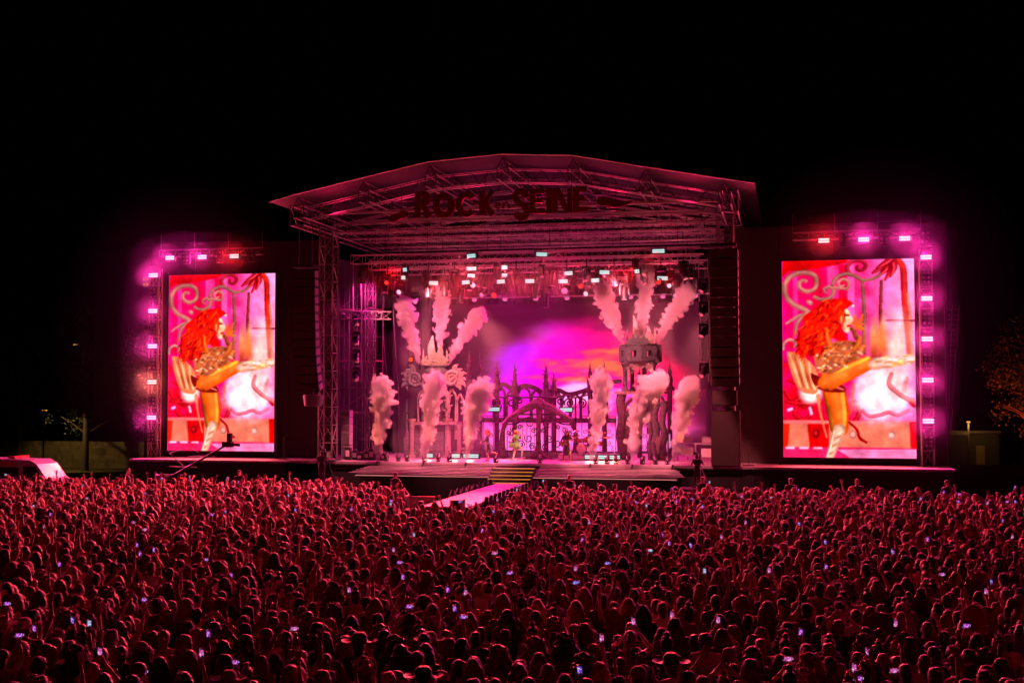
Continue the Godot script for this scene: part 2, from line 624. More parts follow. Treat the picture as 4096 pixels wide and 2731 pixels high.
	var spots := [Vector3(-10.45, 1.9, -0.1), Vector3(12.1, 1.9, -0.1), Vector3(-10.3, 1.9, -13.2), Vector3(11.4, 1.9, -13.2), Vector3(-9.35, 1.9, -4.2)]
	for i in 5:
		var t := thing("truss_tower", names[i], "truss tower", "lattice towers that carry the roof", spots[i])
		truss(t, Vector3.ZERO, Vector3(0, 13.3 if i < 4 else 11.0, 0), 0.8 if i < 4 else 0.5, 0.8 if i < 4 else 0.5, mt("tower_steel", 0.2, 0.19, 0.19, 0.4, 0.4), 0.045, 1.0)
		put("foot_plate", Shape.new().box(Vector3(0, 0.03, 0), Vector3(1.2, 0.06, 1.2)).mesh(), dark, t)

func build_sign() -> void:
	var g := thing("festival_sign", "dark red cut-out letters reading ROCK en SEINE between two leaf shapes", "sign")
	var m := mt("sign_red", 0.16, 0.012, 0.012, 0.6)
	var f := func(q) -> Vector2: return Vector2(-4.74 + (q.x - 59) * 0.00547, 16.89 - (q.y - 92.7) * 0.0054 - 0.36 * (q.x - 59) / 1768.0)
	var ring := func(cx: float, cy: float, rx: float, ry: float, a0: float, a1: float, steps := 14) -> Array:
		var p := []
		for i in steps + 1:
			var a := deg_to_rad(lerpf(a0, a1, float(i) / steps))
			p.append(Vector2(cx + rx * cos(a), cy - ry * sin(a)))
		return p
	var V := func(a: Array) -> Array:
		var p := []
		for i in range(0, a.size(), 2):
			p.append(Vector2(a[i], a[i + 1]))
		return p
	var letters := {
		"letter_r": [[V.call([85, 95, 84, 230, 80, 366]), [34, 30, 36]], [smooth(V.call([105, 122, 165, 116, 196, 165, 165, 214, 105, 222])), [28]], [V.call([140, 222, 178, 300, 205, 362]), [26, 28, 34]]],
		"letter_o": [[ring.call(358, 235, 84, 98, 88, 272), [33]], [ring.call(358, 235, 84, 98, -88, 88), [33]]],
		"letter_c": [[ring.call(595, 222, 84, 98, 42, 318, 20), [32]]],
		"letter_k": [[V.call([750, 84, 752, 335]), [31, 30]], [V.call([784, 205, 856, 88]), [24, 22]], [V.call([790, 214, 862, 334]), [28, 26]]],
		"letter_e": [[ring.call(918, 236, 26, 26, 10, 300, 12), [8]], [V.call([890, 238, 944, 232]), [7]]],
		"letter_n": [[V.call([968, 205, 970, 264]), [9]], [smooth(V.call([978, 222, 1005, 206, 1025, 226, 1028, 262]), 3), [8]]],
		"letter_s": [[smooth(V.call([1208, 158, 1186, 96, 1128, 92, 1090, 140, 1122, 198, 1182, 236, 1212, 296, 1186, 350, 1136, 356, 1098, 306])), [31]]],
		"letter_e_001": [[V.call([1268, 66, 1268, 312]), [30]], [V.call([1298, 88, 1385, 84]), [23, 25]], [V.call([1298, 186, 1372, 182]), [20, 22]], [V.call([1298, 288, 1392, 286]), [24, 27]]],
		"letter_i": [[V.call([1437, 60, 1437, 312]), [30]]],
		"letter_n_001": [[V.call([1496, 58, 1496, 308]), [25]], [V.call([1522, 70, 1616, 292]), [26]], [V.call([1642, 54, 1642, 302]), [25]]],
		"letter_e_002": [[V.call([1704, 42, 1704, 304]), [31]], [V.call([1735, 66, 1812, 60]), [25, 28]], [V.call([1735, 168, 1796, 164]), [20, 22]], [V.call([1735, 272, 1830, 268]), [26, 28]]],
		"leaf": [[smooth(V.call([-260, 350, -200, 372, -130, 352, -70, 330, -5, 326])), [6, 14, 18, 22, 30, 36, 40, 40, 36, 34, 36, 38, 38, 36, 30, 22, 8]]],
		"leaf_001": [[smooth(V.call([1912, 186, 1975, 186, 2060, 205, 2160, 214, 2262, 184])), [10, 34, 42, 46, 46, 44, 44, 46, 44, 40, 36, 32, 28, 22, 16, 10, 3]]],
	}
	for k in letters:
		var s := Shape.new()
		var i := 0
		for st in letters[k]:
			s.stroke(st[0].map(f), st[1].map(func(w): return w * 0.0054), 1.48, 1.6 + 0.004 * i)
			i += 1
		put(k, s.mesh(), m, g)
	for k in 2:
		put("support_bar", Shape.new().bar(Vector3(-6.2, 15.5 + 0.9 * k, 1.42), Vector3(6.9, 15.5 + 0.9 * k, 1.42), 0.03, -1, 6).mesh(), mt("dark_steel"), g)
	for k in 6:
		put("hanger", Shape.new().bar(Vector3(-5.6 + 2.4 * k, 15.4, 1.42), Vector3(-5.6 + 2.4 * k, arch_y(-5.6 + 2.4 * k) - 0.9, 1.42), 0.02, -1, 5).mesh(), mt("dark_steel"), g)

# ---------------------------------------------------------------- backdrop, drapes
func curtain(label: String, a: Vector3, b: Vector3, hgt: float, m: Material, group: String) -> void:
	var p := []
	var d := (b - a).length()
	var steps := int(d / 0.14)
	for i in steps + 1:
		p.append(Vector2(d * i / steps, 0.09 * sin(i * 1.25) + 0.05 * sin(i * 0.53 + a.x)))
	var x := (b - a).normalized()
	var xf := Transform3D(Basis(x, Vector3.UP.cross(x), Vector3.UP), a)      # stroke plane lies flat, extruded upwards
	tag(put("stage_curtain", Shape.new().stroke(p, [0.015], 0.0, hgt, xf).mesh(), m), label, "curtain", group)

func build_back() -> void:
	var drape := mt("drape", 0.05, 0.042, 0.048, 0.95)
	var g := "dark drapes round the stage"
	curtain("dark folded drape closing the back of the stage above the sunset screen", Vector3(-12.5, 1.9, -14.2), Vector3(12.2, 1.9, -14.2), 13.2, drape, g)
	curtain("folded drape along the stage side behind the hanging round lamps", Vector3(-12.6, 1.9, -14.0), Vector3(-12.6, 1.9, -3.4), 12.4, mt("grey_drape", 0.1, 0.09, 0.1, 0.95), g)
	curtain("dark drape along the stage side behind the last smoke jet", Vector3(11.9, 5.5, -5.5), Vector3(11.9, 5.5, -13.6), 8.6, drape, g)
	curtain("dark hanging drape between sunset screen and speaker tower", Vector3(9.9, 6.0, -12.0), Vector3(11.9, 6.0, -12.0), 8.5, drape, g)
	curtain("tall dark drape leg beside the left castle turret", Vector3(-9.9, 1.9, -10.2), Vector3(-7.3, 1.9, -10.2), 11.6, mt("grey_drape"), g)
	curtain("short dark drape hanging across the stage top above the sunset", Vector3(-9.5, 11.6, -12.4), Vector3(11.5, 11.6, -12.4), 2.4, drape, g)
	var led := thing("sunset_screen", "giant glowing screen showing a magenta and orange sunset sky", "video screen")
	put("housing", Shape.new().box(Vector3(1.6, 6.85, -13.12), Vector3(17.2, 9.9, 0.2)).mesh(), mt("black_paint", 0.02, 0.02, 0.02, 0.4), led)
	var s := Shape.new()
	s.quad(Vector3(-6.9, 11.7, -13.0), Vector3(10.1, 11.7, -13.0), Vector3(10.1, 2.0, -13.0), Vector3(-6.9, 2.0, -13.0))
	var m := glow("sunset_picture", Color.WHITE, 1.8)
	m.emission_texture = ImageTexture.create_from_image(sunset())
	m.emission_operator = BaseMaterial3D.EMISSION_OP_MULTIPLY
	put("screen_panel", s.mesh(), m, led)
	var al := AreaLight3D.new()
	al.name = "screen_light"
	al.light_color = Color(1.0, 0.12, 0.6)
	al.light_energy = 110.0
	al.area_size = Vector2(15, 8)
	al.area_range = 60.0
	al.area_attenuation = 2.0
	al.shadow_enabled = true
	al.transform = Transform3D(Basis.from_euler(Vector3(0, PI, 0)), Vector3(1.6, 6.8, -12.9))
	led.add_child(al)

func sunset() -> Image:
	var w := 256
	var hh := 146
	var im := Image.create(w, hh, false, Image.FORMAT_RGB8)
	var no := noise(0.012, 4, 11)
	var n2 := noise(0.03, 4, 5)
	for y in hh:
		for x in w:
			var u := float(x) / w
			var v := float(y) / hh
			var c := Color(0.97, 0.0, 0.52)
			var d := no.get_noise_2d(x * 0.7, y * 2.0)
			c = c.lerp(Color(0.62, 0.0, 0.86), clampf(1.25 - Vector2((u - 0.17) * 3.0, (v - 0.4) * 2.6).length() + d * 0.6, 0, 1))
			c = c.lerp(Color(1.0, 0.03, 0.22), clampf((u - 0.42) * 1.7 + d * 0.5 - absf(v - 0.35) * 0.8, 0, 1))
			var k := clampf(1.25 - Vector2((u - 0.62) * 4.6, (v - 0.42 + (u - 0.62) * 0.25) * 9.0).length() + n2.get_noise_2d(x * 0.6, y * 2.4) * 1.1, 0, 1)
			c = c.lerp(Color(1.0, 0.36, 0.2), k * 0.95)
			k = clampf(1.3 - Vector2((u - 0.56) * 6.0, (v - 0.63) * 11.0).length() + n2.get_noise_2d(x * 0.6 + 90, y * 1.8) * 1.2, 0, 1)
			c = c.lerp(Color(1.0, 0.62, 0.9), k * 0.95)
			k = clampf((v - 0.66) * 5.0, 0, 1)
			c = c.lerp(Color(0.98, 0.3, 0.66), k)
			c = c.lerp(Color(1.0, 0.42, 0.8), clampf((v - 0.8) * 8.0, 0, 1) * clampf(1.2 - absf(u - 0.52) * 1.7, 0, 1))
			# the picture itself fades out to a dark oval edge
			var q := Vector2((u - 0.53) / 0.5, (v - 0.72) / 0.66)
			var e := clampf((1.0 - q.length()) * 3.2 + d * 0.4, 0, 1)
			c = Color(0.2, 0.012, 0.09).lerp(c, smoothstep(0.0, 1.0, e))
			im.set_pixel(x, y, c)
	return im

# ---------------------------------------------------------------- the fairy-tale castle set
func stone(key: String, r: float, g: float, b: float) -> StandardMaterial3D:
	var fresh := not mats.has(key)
	var m := mt(key, r, g, b, 0.85)
	if fresh:
		if not kept.has("stone_relief"):
			var nt := NoiseTexture2D.new()
			nt.noise = noise(0.02, 5, 9)
			nt.width = 256
			nt.height = 256
			nt.seamless = true
			kept["stone_relief"] = nt
		m.heightmap_enabled = true
		m.heightmap_texture = kept["stone_relief"]
		m.heightmap_scale = 6.0
		m.uv1_triplanar = true
		m.uv1_scale = Vector3.ONE * 0.9
	return m

func finial(h: float, r: float) -> Array:
	var p := []
	for q in [[1.0, 0.0], [1.0, 0.08], [0.5, 0.1], [0.42, 0.22], [0.85, 0.27], [0.85, 0.32], [0.4, 0.36], [0.35, 0.48], [0.65, 0.53], [0.3, 0.6], [0.25, 0.72], [0.42, 0.77], [0.16, 0.84], [0.0, 1.0]]:
		p.append(Vector2(q[0] * r, q[1] * h))
	return p

func spire(s: Shape, at: Vector3, h: float, r: float, sd: int) -> Shape:
	var g := RandomNumberGenerator.new()
	g.seed = sd
	var pr := []
	for i in 12:
		var t := i / 11.0
		pr.append(Vector2(r * (1.0 - t) * (1.0 + 0.25 * sin(i * 2.1)), h * t))
	s.lathe(pr, 7, at, Basis(), g.randf() * 3)
	for i in 26:
		var t := g.randf_range(0.05, 0.75)
		var a := g.randf() * TAU
		var o := Vector3(cos(a), 0, sin(a))
		var p := at + Vector3(0, h * t, 0) + o * r * (1.0 - t) * 0.8
		s.bar(p, p + o * r * g.randf_range(0.5, 1.0) + Vector3(0, r * g.randf_range(0.1, 0.8), 0), r * 0.14, 0.004, 4)
	return s

func leaf(base: Vector2, tip: Vector2, w: float, bend: float) -> Array:      # a pointed, curling leaf as a stroke
	var d := tip - base
	var side := Vector2(-d.y, d.x) * bend
	return [smooth([base, base.lerp(tip, 0.35) + side * 0.7, base.lerp(tip, 0.7) + side, tip], 3), [w * 0.8, w, w * 1.1, w * 1.15, w * 1.1, w, w * 0.8, w * 0.55, w * 0.3, 0.012]]

func build_castle() -> void:
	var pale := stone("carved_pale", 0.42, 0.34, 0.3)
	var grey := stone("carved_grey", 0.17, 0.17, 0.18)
	var iron := mt("wrought_iron", 0.06, 0.055, 0.06, 0.5, 0.4)
	var wood := stone("gnarled_wood", 0.14, 0.1, 0.11)
	# left turret
	var z := -5.0
	var t := thing("castle_turret", "ornate pale castle turret with two big scroll volutes and tall leaf crown", "castle set piece")
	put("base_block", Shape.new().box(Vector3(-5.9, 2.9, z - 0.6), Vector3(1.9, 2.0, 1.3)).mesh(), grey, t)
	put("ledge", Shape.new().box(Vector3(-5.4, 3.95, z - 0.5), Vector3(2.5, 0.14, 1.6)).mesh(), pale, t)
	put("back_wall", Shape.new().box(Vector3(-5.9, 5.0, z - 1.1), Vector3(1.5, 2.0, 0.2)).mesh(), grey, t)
	for q in [[-6.95, 0.17, 2.3], [-4.7, 0.2, 2.35], [-4.0, 0.14, 2.0], [-6.3, 0.15, 2.0]]:
		put("pillar", Shape.new().lathe([Vector2(q[1] * 1.5, 0), Vector2(q[1] * 1.5, 0.12), Vector2(q[1], 0.2), Vector2(q[1] * 0.85, q[2] * 0.5), Vector2(q[1], q[2] - 0.25), Vector2(q[1] * 1.5, q[2] - 0.12), Vector2(q[1] * 1.5, q[2])], 10, Vector3(q[0], 1.9, z)).mesh(), pale, t)
	for q in [[-4.45, 0.32, 3.0, 6.0], [-3.95, 0.26, 3.0, 5.7], [-6.2, 0.36, 4.0, 6.0]]:
		var s := Shape.new()
		for side in [-1, 1]:
			s.tube(smooth([Vector3(q[0] + side * q[1], q[2], z), Vector3(q[0] + side * q[1], lerpf(q[2], q[3], 0.6), z), Vector3(q[0] + side * q[1] * 0.75, lerpf(q[2], q[3], 0.85), z), Vector3(q[0], q[3], z)], 4), [0.075], 6)
		put("pointed_arch", s.mesh(), pale, t)
	for side in [-1, 1]:
		var c := Vector2(-5.55 + side * 1.15, 6.62)
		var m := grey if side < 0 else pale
		var s := Shape.new()
		var sp := spiral(c, 0.07, 0.46, 0.0, side * -TAU * 1.9, 34)
		var r := []
		for i in sp.size():
			r.append(0.04 + 0.11 * i / sp.size())
		s.tube(flat(sp, z + 0.25), r, 7)
		s.tube(flat(smooth([sp[-1], Vector2(-5.55 + side * 0.6, 6.0), Vector2(-5.55 + side * 0.85, 5.5), Vector2(-5.55 + side * 0.8, 4.9)]), z + 0.2), [0.16, 0.15, 0.13, 0.12, 0.1, 0.09], 7)
		put("volute", s.mesh(), m, t)
		for k in 6:
			var a = PI / 2 - side * (PI / 2 + 0.1) + side * (k - 2.0) * 0.42
			var l := leaf(c + Vector2.from_angle(a) * 0.35, c + Vector2.from_angle(a) * (0.85 + 0.1 * (k % 2)), 0.13, 0.18 * side)
			put("leaf_ornament", Shape.new().stroke(l[0], l[1], z + 0.05 + 0.01 * k, z + 0.2 + 0.02 * k).mesh(), m, t)
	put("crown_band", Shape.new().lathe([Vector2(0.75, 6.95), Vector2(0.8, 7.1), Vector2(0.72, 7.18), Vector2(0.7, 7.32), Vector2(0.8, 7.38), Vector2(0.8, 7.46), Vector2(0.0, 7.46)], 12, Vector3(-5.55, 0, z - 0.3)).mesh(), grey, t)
	put("shaft", Shape.new().lathe([Vector2(0.5, 5.9), Vector2(0.62, 6.5), Vector2(0.75, 6.95)], 12, Vector3(-5.55, 0, z - 0.35)).mesh(), pale, t)
	for q in [[-6.28, 1.02], [-4.8, 1.02], [-6.05, 0.5], [-5.0, 0.5]]:
		put("finial", Shape.new().lathe(finial(q[1], 0.13 if q[1] > 0.6 else 0.09), 9, Vector3(q[0], 7.44, z - 0.1)).mesh(), pale, t)
	var fl := [[-5.75, 7.45, -5.72, 9.25, 0.2, 0.05], [-5.35, 7.45, -5.3, 8.75, 0.17, -0.05], [-5.55, 7.45, -5.5, 8.2, 0.2, 0.0], [-5.95, 7.45, -6.05, 8.0, 0.12, 0.2], [-5.15, 7.45, -5.02, 8.0, 0.12, -0.2], [-6.1, 7.45, -6.3, 7.8, 0.08, 0.2], [-4.98, 7.45, -4.8, 7.8, 0.08, -0.2]]
	for i in fl.size():
		var q = fl[i]
		var l := leaf(Vector2(q[0], q[1]), Vector2(q[2], q[3]), q[4], q[5])
		put("flame_leaf", Shape.new().stroke(l[0], l[1], z - 0.35 + 0.05 * i, z - 0.2 + 0.05 * i).mesh(), pale, t)
	for i in 5:
		var l := leaf(Vector2(-4.68 + 0.03 * (i % 2), 4.25 + 0.3 * i), Vector2(-4.68 + (0.3 if i % 2 else -0.3), 4.75 + 0.3 * i), 0.1, 0.25 if i % 2 else -0.25)
		put("leaf_ornament", Shape.new().stroke(l[0], l[1], z + 0.02 * i, z + 0.1 + 0.02 * i).mesh(), pale, t)
	var ls := thing("thorn_spire", "thorny spire on a low pillar left of the pale turret", "castle set piece", "thorny spires of the castle set")
	put("shaft", spire(Shape.new(), Vector3(-7.28, 1.9, z), 3.7, 0.17, 3).mesh(), grey, ls)
	put("pedestal", Shape.new().box(Vector3(-7.28, 2.5, z), Vector3(0.3, 1.2, 0.3)).mesh(), grey, ls)
	# right turret
	t = thing("castle_turret", "dark eight-sided castle turret with small windows standing on columns", "castle set piece")
	var c := Vector3(6.78, 0, z - 0.9)
	var rr := 1.12
	for k in 8:
		var q := Basis(Vector3.UP, k * TAU / 8 + TAU / 16 + 0.2)
		var w := 2.0 * rr * tan(PI / 8)
		var s := Shape.new()
		var zz := rr
		s.box(c + q * Vector3(-w * 0.33, 8.08, zz), Vector3(w * 0.34, 0.86, 0.12), q)
		s.box(c + q * Vector3(w * 0.33, 8.08, zz), Vector3(w * 0.34, 0.86, 0.12), q)
		s.box(c + q * Vector3(0, 8.38, zz), Vector3(w * 0.32, 0.26, 0.12), q)
		s.box(c + q * Vector3(0, 7.77, zz), Vector3(w * 0.32, 0.24, 0.12), q)
		put("wall_panel", s.mesh(), grey, t)
		if k % 2 == 0:
			put("bracket", Shape.new().box(c + q.rotated(Vector3.UP, PI / 8) * Vector3(0, 7.6, rr * 1.12), Vector3(0.16, 0.22, 0.2), q).mesh(), grey, t)
	put("cornice", Shape.new().lathe([Vector2(0.95, 7.5), Vector2(1.22, 7.58), Vector2(1.3, 7.66), Vector2(1.15, 7.68), Vector2(0.9, 7.68)], 8, c, Basis(), 0.2).mesh(), grey, t)
	put("parapet", Shape.new().lathe([Vector2(1.16, 8.5), Vector2(1.24, 8.54), Vector2(1.24, 8.62), Vector2(1.0, 8.64), Vector2(0, 8.64)], 8, c, Basis(), 0.2).mesh(), grey, t)
	for k in 7:
		var x := 6.35 + 0.15 * k
		var l := leaf(Vector2(x, 8.6), Vector2(x + 0.02 * (k - 3), 9.15 if k % 2 else 8.95), 0.11, 0.0)
		put("crown_point", Shape.new().stroke(l[0], l[1], z + 0.1 + 0.03 * (k % 2), z + 0.18 + 0.03 * (k % 2)).mesh(), grey, t)
	fl = [[6.5, 8.6, 6.42, 10.3, 0.14, -0.05], [6.75, 8.6, 6.8, 9.9, 0.17, 0.04], [7.1, 8.6, 7.25, 9.7, 0.14, -0.12], [7.2, 8.6, 7.5, 9.2, 0.11, -0.2], [6.35, 8.6, 6.15, 9.1, 0.1, 0.2], [6.95, 8.6, 6.98, 10.1, 0.13, 0.06]]
	for i in fl.size():
		var q = fl[i]
		var l := leaf(Vector2(q[0], q[1]), Vector2(q[2], q[3]), q[4], q[5])
		put("flame_leaf", Shape.new().stroke(l[0], l[1], z - 0.7 + 0.06 * i, z - 0.55 + 0.06 * i).mesh(), pale, t)
	for x in [6.1, 7.72]:
		put("finial", Shape.new().lathe(finial(1.0, 0.13), 9, Vector3(x, 8.62, z - 0.2)).mesh(), grey if x < 7 else pale, t)
	for q in [[5.97, z - 0.2], [7.6, z - 0.2], [6.2, z - 1.7], [7.4, z - 1.7], [6.95, z - 1.5]]:
		put("column", Shape.new().lathe([Vector2(0.24, 5.85), Vector2(0.24, 5.95), Vector2(0.14, 6.1), Vector2(0.13, 6.9), Vector2(0.17, 7.25), Vector2(0.3, 7.52)], 9, Vector3(q[0], 0, q[1])).mesh(), grey, t)
	var rag := [Vector2(5.95, 7.55), Vector2(7.65, 7.55), Vector2(7.6, 6.9), Vector2(7.45, 7.25), Vector2(7.3, 7.0), Vector2(7.15, 7.3), Vector2(6.95, 7.1), Vector2(6.75, 7.32), Vector2(6.5, 7.05), Vector2(6.3, 7.3), Vector2(6.15, 6.95)]
	put("ragged_valance", Shape.new().ext(rag, z - 0.02, z + 0.02).mesh(), pale, t)
	put("ledge", Shape.new().box(Vector3(6.85, 5.78, z - 0.7), Vector3(2.9, 0.16, 1.9)).mesh(), pale, t)
	for q in [[5.78, 0.26, 3.85], [7.75, 0.22, 3.6], [8.2, 0.2, 3.4], [6.1, 0.16, 2.8], [7.45, 0.14, 2.8]]:
		var pts := []
		var rads := []
		for i in 9:
			var k := i / 8.0
			pts.append(Vector3(q[0] + 0.07 * sin(i * 1.7 + q[0]), 1.9 + q[2] * k, z + 0.05 * cos(i * 1.3)))
			rads.append(q[1] * (1.35 - 1.1 * k + 0.9 * k * k))
		put("pillar", Shape.new().tube(pts, rads, 9).mesh(), wood if q[0] < 6.2 else grey, t)
	for q in [[6.78, 0.62, 3.4, 5.2, 0.13], [6.78, 0.84, 3.4, 5.62, 0.1], [7.95, 0.3, 4.2, 5.7, 0.09]]:
		var s := Shape.new()
		for side in [-1, 1]:
			s.tube(smooth([Vector3(q[0] + side * q[1], q[2], z), Vector3(q[0] + side * q[1], lerpf(q[2], q[3], 0.55), z), Vector3(q[0] + side * q[1] * 0.75, lerpf(q[2], q[3], 0.82), z), Vector3(q[0], q[3], z)], 4), [q[4]], 7)
		put("pointed_arch", s.mesh(), wood, t)
	for i in 6:
		var l := leaf(Vector2(7.95, 2.3 + 0.12 * i), Vector2(7.95 + 0.12 * (i - 2.5), 3.1 + 0.15 * (i % 3)), 0.08, 0.05 * (i - 2.5))
		put("flame_leaf", Shape.new().stroke(l[0], l[1], z + 0.3 + 0.02 * i, z + 0.36 + 0.02 * i).mesh(), pale, t)
	var tubes := glow("tube_light", Color(0.95, 0.62, 0.95), 0.9)
	for q in [[5.35, 2.2, 3.3], [5.5, 3.3, 4.4], [6.22, 3.0, 4.3], [7.42, 2.5, 4.4], [8.55, 2.6, 3.4]]:
		put("light_tube", Shape.new().bar(Vector3(q[0], q[1], z - 0.1), Vector3(q[0], q[2], z - 0.1), 0.03, -1, 6).mesh(), tubes, t)
	scroll_panel(t, "gate_panel", 6.95, 2.4, 0.62, 2.0, z, iron)
	# the iron gate under its gnarled arch
	var g := thing("castle_gate", "wide wrought-iron gate with scrolls under a gnarled wooden arch", "gate")
	put("center_post", Shape.new().tube([Vector3(0.9, 1.9, z + 0.1), Vector3(0.88, 2.3, z + 0.1), Vector3(0.86, 3.2, z + 0.1), Vector3(0.88, 4.2, z + 0.1), Vector3(0.9, 5.2, z + 0.05)], [0.42, 0.2, 0.15, 0.14, 0.2], 9).mesh(), wood, g)
	for k in 5:
		var a := -1.2 + 0.6 * k
		put("root", Shape.new().tube(smooth([Vector3(0.88, 2.9, z + 0.2), Vector3(0.88 + 0.12 * a, 2.4, z + 0.25), Vector3(0.88 + 0.35 * a, 2.05, z + 0.3), Vector3(0.88 + 0.75 * a, 1.93, z + 0.35)], 3), [0.1, 0.1, 0.1, 0.09, 0.09, 0.08, 0.07, 0.06, 0.05, 0.03], 6).mesh(), wood, g)
	for side in [-1, 1]:
		for k in 3:
			var p := [Vector3(0.87, 5.2 - 0.06 * k, z + 0.12), Vector3(0.87 + side * 0.55, 5.02 - 0.08 * k, z + 0.16), Vector3(0.87 + side * 1.45, 4.55 - 0.05 * k, z + 0.1 * k), Vector3(0.87 + side * 1.98, 4.05, z + 0.08 * k), Vector3(0.87 + side * 2.22, 3.2, z), Vector3(0.87 + side * 2.15, 1.9, z + 0.05 * k)]
			put("arch_branch", Shape.new().tube(smooth(p), [0.2, 0.19, 0.18, 0.17, 0.17, 0.16, 0.15, 0.14, 0.14, 0.14, 0.14, 0.14, 0.14, 0.13, 0.13, 0.14, 0.15, 0.17, 0.19, 0.22, 0.25], 8).mesh(), wood, g)
	var hub := Shape.new()
	for k in 15:
		var a := PI * (0.02 + 0.96 * k / 14.0)
		var o := Vector3(cos(a) * 0.75, -0.25 - 0.1 * sin(k * 2.0), sin(a) * 0.3)
		hub.tube([Vector3(0.87, 5.42, z + 0.1), Vector3(0.87, 5.3, z + 0.1) + o * 0.5, Vector3(0.87, 5.2, z + 0.1) + o], [0.12, 0.1, 0.03], 5)
	put("root_hub", hub.mesh(), wood, g)
	put("lintel", Shape.new().box(Vector3(0.87, 4.5, z - 0.15), Vector3(2.9, 0.1, 0.12)).mesh(), iron, g)
	for side in [-1, 1]:
		var pn := Node3D.new()
		pn.name = "gate_leaf"
		g.add_child(pn, true)
		var X := func(x: float) -> float: return 0.87 + side * x
		put("top_rail", Shape.new().tube(flat(smooth([Vector2(X.call(0.15), 4.0), Vector2(X.call(0.5), 4.32), Vector2(X.call(0.85), 4.25), Vector2(X.call(1.3), 3.98), Vector2(X.call(2.0), 3.9)]), z), [0.045], 6).mesh(), iron, pn)
		for q in [[0.5, 4.0, 0.27], [0.3, 3.55, 0.16], [0.62, 3.1, 0.26], [0.4, 2.62, 0.2], [1.15, 3.75, 0.15], [1.55, 3.62, 0.17], [1.1, 2.75, 0.25], [1.6, 2.9, 0.2], [1.85, 3.4, 0.14]]:
			put("scroll", Shape.new().tube(flat(spiral(Vector2(X.call(q[0]), q[1]), q[2] * 0.25, q[2], q[0] * 7.0, q[0] * 7.0 + side * TAU * 1.3, 22), z + 0.01), [0.035], 5).mesh(), iron, pn)
		for k in 8:
			put("bar", Shape.new().bar(Vector3(X.call(0.25 + 0.24 * k), 2.3, z), Vector3(X.call(0.25 + 0.24 * k), 3.85 + 0.3 * sin(k * 0.7 + 0.6) * (1.0 if k < 5 else 0.1), z), 0.02, -1, 5).mesh(), iron, pn)
		put("kick_board", Shape.new().box(Vector3(X.call(1.05), 2.1, z), Vector3(1.95, 0.34, 0.08)).mesh(), stone("mint_stone", 0.2, 0.26, 0.2), pn)
	# upper railing with its rings
	var rl := thing("gate_railing", "wavy iron railing with ring scrolls above the gnarled gate arch", "railing")
	put("top_rail", Shape.new().tube(flat(smooth([Vector2(-2.3, 5.45), Vector2(-1.9, 5.6), Vector2(-1.4, 5.5), Vector2(-0.9, 5.62), Vector2(-0.2, 5.5), Vector2(0.87, 5.55), Vector2(1.8, 5.5), Vector2(2.4, 5.64), Vector2(3.0, 5.5), Vector2(3.8, 5.68)]), z - 0.3), [0.05], 6).mesh(), iron, rl)
	for q in [[-1.75, 5.18, 0.28, 1], [-0.85, 5.15, 0.28, -1], [-0.35, 5.28, 0.16, 1], [2.1, 5.25, 0.22, -1], [2.65, 5.18, 0.3, 1], [3.4, 5.2, 0.28, -1]]:
		put("ring_scroll", Shape.new().tube(flat(spiral(Vector2(q[0], q[1]), 0.08, q[2], 1.0, 1.0 + q[3] * TAU * 1.4, 24), z - 0.3), [0.05], 6).mesh(), iron, rl)
	for x in [-1.3, 3.02, 0.87]:
		put("post", Shape.new().bar(Vector3(x, 1.9, z - 0.3), Vector3(x, 5.5, z - 0.3), 0.06, -1, 6).mesh(), iron, rl)
	# side fences
	for q in [["fence of iron scrolls between gnarled gate and dark turret", 3.3, 2.0], ["fence of iron scrolls between pale turret and gnarled gate", -3.4, 2.1]]:
		var f := thing("scroll_fence", q[0], "fence", "iron scroll fences beside the gate")
		for k in 3:
			scroll_panel(f, "scroll_panel", q[1] + 0.35 + 0.7 * k, 2.3, 0.62, 2.1, z - 0.6, iron)
		put("base", Shape.new().box(Vector3(q[1] + 1.05, 2.1, z - 0.6), Vector3(q[2] + 0.2, 0.4, 0.15)).mesh(), grey, f)
	# skyline wall behind, with thorn spires
	var sk := thing("castle_wall", "low castle wall of open arches silhouetted before the sunset", "castle set piece")
	var rose := stone("wall_paint", 0.16, 0.1, 0.13)
	var ridge := smooth([Vector2(-4.4, 6.1), Vector2(-3.2, 6.2), Vector2(-2.3, 6.2), Vector2(-1.95, 6.32), Vector2(-1.3, 5.95), Vector2(-0.67, 6.22), Vector2(0.0, 6.08), Vector2(0.6, 5.8), Vector2(1.41, 5.96), Vector2(2.16, 5.7), Vector2(3.23, 5.95), Vector2(4.4, 6.35), Vector2(5.4, 6.5)])
	put("ridge", Shape.new().stroke(ridge, [0.11, 0.16, 0.09, 0.13], -8.1, -7.9).mesh(), rose, sk)
	for q in [[-3.9, 0.4, 6.0], [-3.0, 0.4, 6.05], [-2.2, 0.34, 6.1], [-1.45, 0.3, 5.95], [-0.67, 0.42, 6.1], [0.1, 0.28, 5.95], [0.7, 0.26, 5.7], [1.35, 0.3, 5.85], [1.95, 0.24, 5.7], [2.55, 0.3, 5.7], [3.25, 0.35, 5.85], [4.1, 0.4, 6.1]]:
		var s := Shape.new()
		for side in [-1, 1]:
			s.stroke(smooth([Vector2(q[0] + side * q[1], 4.2), Vector2(q[0] + side * q[1], 5.2), Vector2(q[0] + side * q[1] * 0.8, q[2] - 0.25), Vector2(q[0] + side * 0.04, q[2] - 0.03)], 4), [0.07, 0.07, 0.06, 0.07], -8.06, -7.94)
		put("open_arch", s.mesh(), rose, sk)
	put("lower_wall", Shape.new().box(Vector3(0.4, 4.1, -8.0), Vector3(9.8, 0.3, 0.12)).mesh(), rose, sk)
